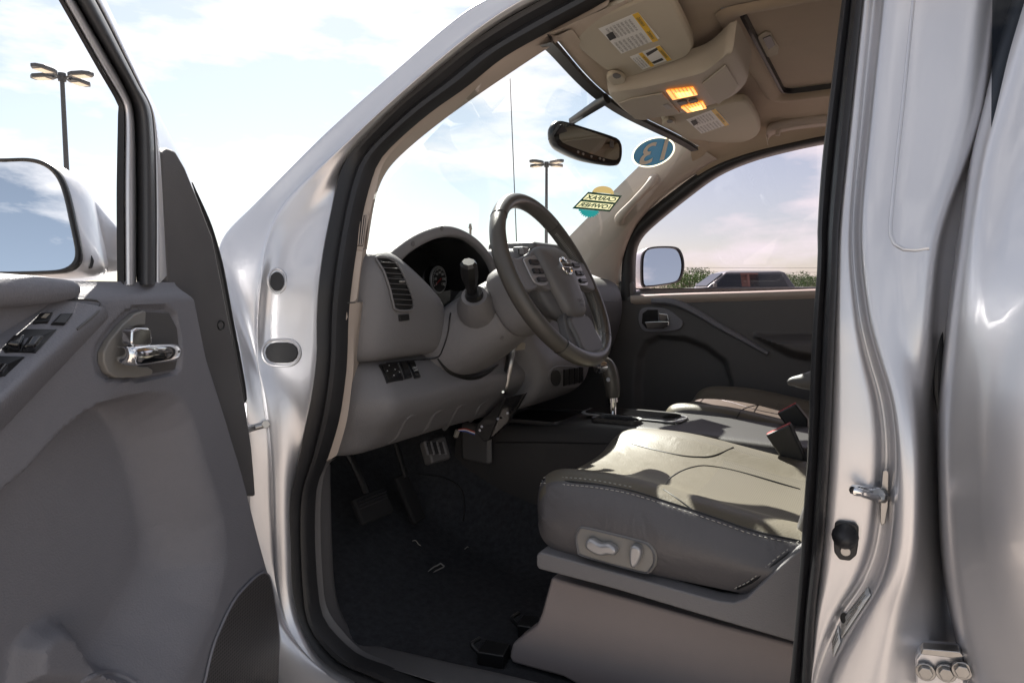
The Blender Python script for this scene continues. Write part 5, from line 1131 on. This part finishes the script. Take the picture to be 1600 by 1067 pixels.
# door mirror
mm = (du * .935 + nd * .354).normalized(); mm = (mm + V((0, 0, .13))).normalized(); mc_ = V((-1.085, 1.067, 1.25))
def MM(px, py, w_=0): return PL(px, py, mc_ + mm * w_, mm)
go = [(-230, 262), (-120, 250), (0, 252), (45, 251), (75, 259), (93, 277), (104, 305), (114, 350), (123, 395), (120, 412), (108, 421), (85, 425), (0, 427), (-120, 424), (-225, 410), (-245, 340)]
go3 = cr([MM(x, y) for x, y in go], 64, True); gcn = sum(go3, V()) / 64
def gs_(s, w_, d=V((0, 0, 0))): return [gcn + (p - gcn) * s + mm * w_ + d for p in go3]
rt_ = -du * 0 + nd
mir = loft('door_mirror', [gs_(.40, -.17, nd * .03), gs_(.78, -.15, nd * .02), gs_(1.0, -.10, nd * .018), gs_(1.09, -.045, nd * .008), gs_(1.07, -.012), gs_(1.03, .003), gs_(.99, .005), gs_(.97, -.004)], 'paint', door, cu=True, cap=True, sub=1)
loft('mirror_rim', [gs_(1.04, -.003), gs_(1.035, .007), gs_(.985, .008), gs_(.965, -.002)], 'black_plastic', door, cu=True, sub=1)
prism('mirror_glass', gs_(.972, .0), mm * .002, 'mirror', door)
ar0 = MM(118, 350, -.06)
loft('mirror_arm', [cr([MM(x, y, w_) for x, y in q], 24, True) for q, w_ in (([(80, 290), (110, 282), (128, 300), (140, 345), (145, 400), (120, 425), (85, 420), (75, 350)], -.05), ([(110, 290), (140, 300), (158, 325), (168, 370), (170, 410), (150, 424), (112, 420), (100, 350)], -.075), ([(150, 330), (168, 340), (180, 360), (185, 390), (186, 415), (175, 424), (150, 424), (145, 380)], -.09), ([(180, 350), (195, 360), (205, 380), (208, 400), (208, 418), (200, 424), (178, 424), (172, 390)], -.10))], 'paint', door, cu=True, cap=True, sub=1)
prism('mirror_hinge_gap', [MM(x, y, -.02) for x, y in [(120, 385), (133, 375), (148, 408), (145, 420), (112, 423)]], mm * .004, 'black_plastic', door, bev=.002)
# ------------------------------------------------------------------ parking-lot lamps, utility pole, wires
mat('lamp_dark', (.045, .048, .055), .5); mat('lamp_lens', (.75, .68, .55), .4); mat('wood_pole', (.09, .07, .055), .9, bump=.5, bscale=30)
def lamp_post(loc, rz, H, label):
    e = empty('lamp_post', loc, rz, label, 'street lamp', 'parking lot lamps')
    tube('pole', [(0, 0, 0), (0, 0, H * .5), (0, 0, H)], [.14, .11, .09], 'lamp_dark', e, n=12, straight=True)
    disc('base', (0, 0, 0), (0, 0, 1), .3, .6, 'lamp_dark', e, n=16, bev=.03, up=(1, 0, 0))
    disc('cap', (0, 0, H - .15), (0, 0, 1), .16, .35, 'lamp_dark', e, n=12, up=(1, 0, 0))
    for k_ in range(4):
        a = R(45 + 90 * k_); d = V((math.cos(a), math.sin(a), 0)); s_ = V((-d.y, d.x, 0))
        tube('arm', [d * .08 + V((0, 0, H)), d * .5 + V((0, 0, H + .06))], .05, 'lamp_dark', e, n=8, straight=True)
        o = [d * .4 + s_ * .16, d * .7 + s_ * .30, d * 1.25 + s_ * .30, d * 1.5 + s_ * .12, d * 1.5 - s_ * .12, d * 1.25 - s_ * .30, d * .7 - s_ * .30, d * .4 - s_ * .16]
        hd_ = prism('lamp_head', [p + V((0, 0, H + .02)) for p in o], (0, 0, .16), 'lamp_dark', e, bev=.03)
        prism('lamp_lens', [d * .68 + s_ * .22 + V((0, 0, H + .012)), d * 1.3 + s_ * .2 + V((0, 0, H + .012)), d * 1.3 - s_ * .2 + V((0, 0, H + .012)), d * .68 - s_ * .22 + V((0, 0, H + .012))], (0, 0, -.01), 'lamp_lens', hd_)
    return e
l1 = P(97, 122, d=30); l2 = P(854, 258, d=46)
lamp_post((l1.x, l1.y, 0), R(64), l1.z, 'dark four-headed lamp post seen through the open door window')
lamp_post((l2.x, l2.y, 0), R(26), l2.z, 'four-headed lamp post seen through the windscreen behind the steering wheel')
u = P(735, 357, d=60); e = empty('utility_pole', (u.x, u.y, 0), R(25), 'distant wooden utility pole with crossarm above the instrument hood', 'utility pole')
tube('pole', [(0, 0, 0), (0, 0, u.z + .4)], [.15, .1], 'wood_pole', e, n=10, straight=True)
box('crossarm', (0, 0, u.z), (1.7, .12, .12), 'wood_pole', e, bev=.01)
for x in (-.75, -.35, .35, .75): tube('insulator', [(x, 0, u.z + .06), (x, 0, u.z + .28)], [.05, .035], 'lamp_dark', e, n=8, straight=True)
for i, (ya, yb) in enumerate(((415, 419), (422, 426))):
    pts = [P(900 - 300, ya - 6, d=75)] + [P(x, ya + (yb - ya) * t, d=75) for x, t in ((990, .4), (1100, .8), (1200, 1), (1290, .9), (1500, .5))]
    wr = tube('power_line', pts, .016, 'lamp_dark', None, n=5, res=30)
    tag(wr, ('upper' if i == 0 else 'lower') + ' of the two thin power lines crossing the passenger window', 'power line', 'power lines')

# ------------------------------------------------------------------ the other pickup beyond the passenger window
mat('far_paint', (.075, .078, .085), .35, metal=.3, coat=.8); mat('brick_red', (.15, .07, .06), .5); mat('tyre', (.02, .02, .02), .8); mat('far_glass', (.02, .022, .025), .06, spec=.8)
ct = P(1165, 452, d=23); tf = RT.copy(); 
e = empty('parked_pickup', (ct.x, ct.y, 0), math.atan2(-RT.y, -RT.x), 'grey pickup truck parked beyond the passenger window, only its cab top showing', 'pickup truck')
k_ = 1.0; dzr = P(1165, 424, d=23).z
def prof(pts, hw, nm, m, par, bev=.05): return prism(nm, [V((x, -hw, z)) for x, z in pts], (0, 2 * hw, 0), m, par, bev=bev, seg=3)
HZ = dzr - 1.22
low = prof([(2.9, .45), (2.95, .85), (2.8, 1.12), (1.5, 1.24), (-2.7, 1.24), (-2.75, .5)], .95, 'lower_body', 'far_paint', e)
b0, b1 = 1.22, dzr
cabp = [[V((x, y, b0)) for x, y in ((1.55, -.85), (1.55, .85), (-1.35, .85), (-1.35, -.85))], [V((x, y, b1 - .05)) for x, y in ((.88, -.66), (.88, .66), (-1.05, .66), (-1.05, -.66))], [V((x, y, b1)) for x, y in ((.7, -.55), (.7, .55), (-.92, .55), (-.92, -.55))]]
loft('cab', cabp, 'far_paint', e, cu=True, cap=True, bev=.04)
def cabface(name, s, xa, xb, za, zb, m):
    def pt(x, z): t = (z - b0) / (b1 - .05 - b0); return V((x + (-.45 if x > .8 else .22 if x < -1 else 0) * t, s * (.855 - .19 * t), z))
    return prism(name, [pt(xa, za), pt(xb, za), pt(xb, zb), pt(xa, zb)], (0, s * .01, .003), m, e, bev=.004)
for s in (-1, 1):
    zz = b0 + (b1 - b0) * .78
    cabface('side_window', s, 1.32, .20, b0 + .03, zz, 'far_glass'); cabface('side_window', s, .14, -1.12, b0 + .03, zz, 'far_glass'); cabface('painted_reflection', s, .42, -.16, b0 + .03, zz + .05, 'brick_red')  # flat reddish panel stands in for brick reflected in the side glass
    for x in (1.9, -1.75):
        wh = disc('wheel', (x, s * .93 - (.22 if s > 0 else 0), .40), (0, 1, 0), .40, .22, 'tyre', e, n=28, bev=.04); disc('rim', (x, s * .955, .40), (0, s, 0), .24, .01, 'chrome', wh, n=20)
    disc('headlight', (2.93, s * .7, .92), (1, 0, .1), .13, .03, 'white', e, n=16); box('tail_light', (-2.75, s * .88, .95), (.03, .12, .3), 'red', e)
    box('door_handle', (.3, s * .96, 1.12), (.16, .02, .03), 'chrome', e, bev=.004); box('wing_mirror', (1.35, s * 1.05, 1.30), (.1, .2, .16), 'far_paint', e, bev=.03)
prism('front_window', [V((1.49, -.72, b0 + .04)), V((1.49, .72, b0 + .04)), V((.96, .60, b1 - .1)), V((.96, -.60, b1 - .1))], (.03, 0, .03), 'far_glass', e)
prism('rear_window', [V((-1.33, -.6, b0 + .05)), V((-1.33, .6, b0 + .05)), V((-1.12, .5, b1 - .12)), V((-1.12, -.5, b1 - .12))], (-.03, 0, .01), 'far_glass', e)

# ------------------------------------------------------------------ trees beyond
mat('bark', (.06, .045, .035), .9); 
for nm, c in (('leaf_a', (.045, .11, .014)), ('leaf_b', (.07, .15, .02)), ('leaf_c', (.03, .08, .012))): mat(nm, c, .6, var=.35, vscale=3)
def tree(px, py, d, sp_, mleaf, label):
    topz = P(px, py, d=d).z; b = P(px, 450, d=d); e = empty('tree', (b.x, b.y, 0), random.random() * 6, label, 'tree', 'trees beyond the parking lot')
    H = topz; rnd = random.Random(int(px * 7 + d))
    tr_ = tube('trunk', [(0, 0, 0), (.05 * H, 0, .4 * H), (0, .03 * H, .8 * H)], [.04 * H, .03 * H, .012 * H], 'bark', e, n=8)
    for k0 in range(6):
        a = k0 * 1.05; tube('limb', [(.03 * H, 0, (.3 + .07 * k0) * H), (math.cos(a) * sp_ * .35, math.sin(a) * sp_ * .35, (.5 + .05 * k0) * H), (math.cos(a) * sp_ * .7, math.sin(a) * sp_ * .7, (.62 + .05 * k0) * H)], [.015 * H, .01 * H, .004 * H], 'bark', tr_, n=5)
    cl = [(rnd.uniform(-1, 1) * sp_ * .75, rnd.uniform(-1, 1) * sp_ * .75, H * rnd.uniform(.28, .86), sp_ * rnd.uniform(.22, .42)) for _ in range(22)] + [(0, 0, H * .9, sp_ * .3)]
    vv = []; ff = []
    for i in range(2600):
        x, y, z, r = rnd.choice(cl); v = V((rnd.gauss(0, 1), rnd.gauss(0, 1), rnd.gauss(0, .8))).normalized() * r * rnd.uniform(.6, 1.05)
        c = V((x, y, z)) + v
        if c.z > H * 1.03 or c.z < .2: continue
        s_ = rnd.uniform(.05, .11) * H * .35; a_ = V((rnd.gauss(0, 1), rnd.gauss(0, 1), rnd.gauss(0, 1))).normalized(); b_ = a_.orthogonal().normalized()
        k0 = len(vv); vv += [c - a_ * s_, c + b_ * s_ * .6, c + a_ * s_, c - b_ * s_ * .6]; ff.append((k0, k0 + 1, k0 + 2, k0 + 3))
    mesh('crown', vv, ff, mleaf, e, flat=True)
tl = [(1010, 436, 95, 4, 'leaf_a', 'low green tree behind the far wing mirror'), (1078, 432, 84, 4.5, 'leaf_c', 'wide dark bushy tree filling the gap right of the far wing mirror'), (1100, 428, 96, 3.6, 'leaf_b', 'light green tree touching the bonnet end of the parked pickup'), (1262, 433, 82, 4.6, 'leaf_c', 'wide dark low tree between the parked pickup and the centre pillar'), (1068, 424, 90, 3.2, 'leaf_b', 'green tree just right of the far wing mirror'), (1088, 420, 100, 3.4, 'leaf_a', 'taller green tree at the front end of the parked pickup'), (1125, 434, 110, 4, 'leaf_c', 'dark low tree hidden behind the parked pickup cab'), (1185, 436, 110, 4.2, 'leaf_b', 'low tree behind the middle of the parked pickup'), (1236, 430, 100, 3, 'leaf_c', 'dark green tree at the tail of the parked pickup'), (1253, 425, 92, 3, 'leaf_a', 'bushy tree left of the centre pillar edge'), (1272, 432, 100, 3.5, 'leaf_b', 'light green tree touching the centre pillar edge')]
for a in tl: tree(*a)
# building behind the camera, seen in the far mirror
mat('tan_wall', (.42, .33, .26), .85, var=.1); mat('roof_grey', (.2, .19, .18), .8)
e = empty('shop_building', (8.5, -34, 0), 0, 'tan flat-roofed building mirrored in the passenger wing mirror', 'building')
box('wall', (0, 0, 2.2), (11, 8, 4.4), 'tan_wall', e, bev=.02); box('roof_edge', (0, 0, 4.55), (11.4, 8.4, .35), 'roof_grey', e, bev=.03); box('door', (1.5, 4.03, 1.1), (1.1, .08, 2.2), 'lamp_dark', e, bev=.01)
for x in (-4, -1.8, 4): box('window', (x, 4.03, 1.9), (1.4, .08, 1.2), 'far_glass', e, bev=.01)
# ------------------------------------------------------------------ scraps on the cabin floor
def litter(runs, r, m, lb):
    vv = []; ff = []
    for pts in runs:
        ps = cr([hit(bvF, x, y, .004 + .003 * (j % 2)) for j, (x, y) in enumerate(pts)], 10)
        for i, p in enumerate(ps):
            rr_ = r * (1 if 0 < i < 9 else .4); k0 = len(vv); t = (ps[min(i + 1, 9)] - ps[max(i - 1, 0)]).normalized(); s_ = t.cross(V((0, 0, 1))).normalized()
            vv += [p + s_ * rr_, p + V((0, 0, rr_)), p - s_ * rr_, p - V((0, 0, rr_ * .5))]
            if i: ff += [(k0 - 4 + j, k0 - 4 + (j + 1) % 4, k0 + (j + 1) % 4, k0 + j) for j in range(4)]
    return tag(mesh('floor_litter', vv, ff, m), lb, 'litter')
litter([[(643, 847), (648, 848), (653, 852), (656, 856)]], .0014, 'paper', 'thin curled straw of litter on the dark carpet below the pedals')
litter([[(725, 860), (729, 858), (732, 857)]], .0013, 'paper', 'tiny pale crumb on the carpet towards the console')
litter([[(668, 895), (676, 890), (682, 886), (688, 884), (693, 886), (690, 891), (682, 893), (676, 898)]], .0022, 'bezel_plastic', 'crumpled grey scrap lying in the middle of the dark floor')

# ------------------------------------------------------------------ depth pass: thing > part > sub-part, no further
for o in list(COL.objects):
    ch = []; q = o
    while q.parent: ch.append(q.parent); q = q.parent
    if len(ch) > 2: o.parent = ch[-2]
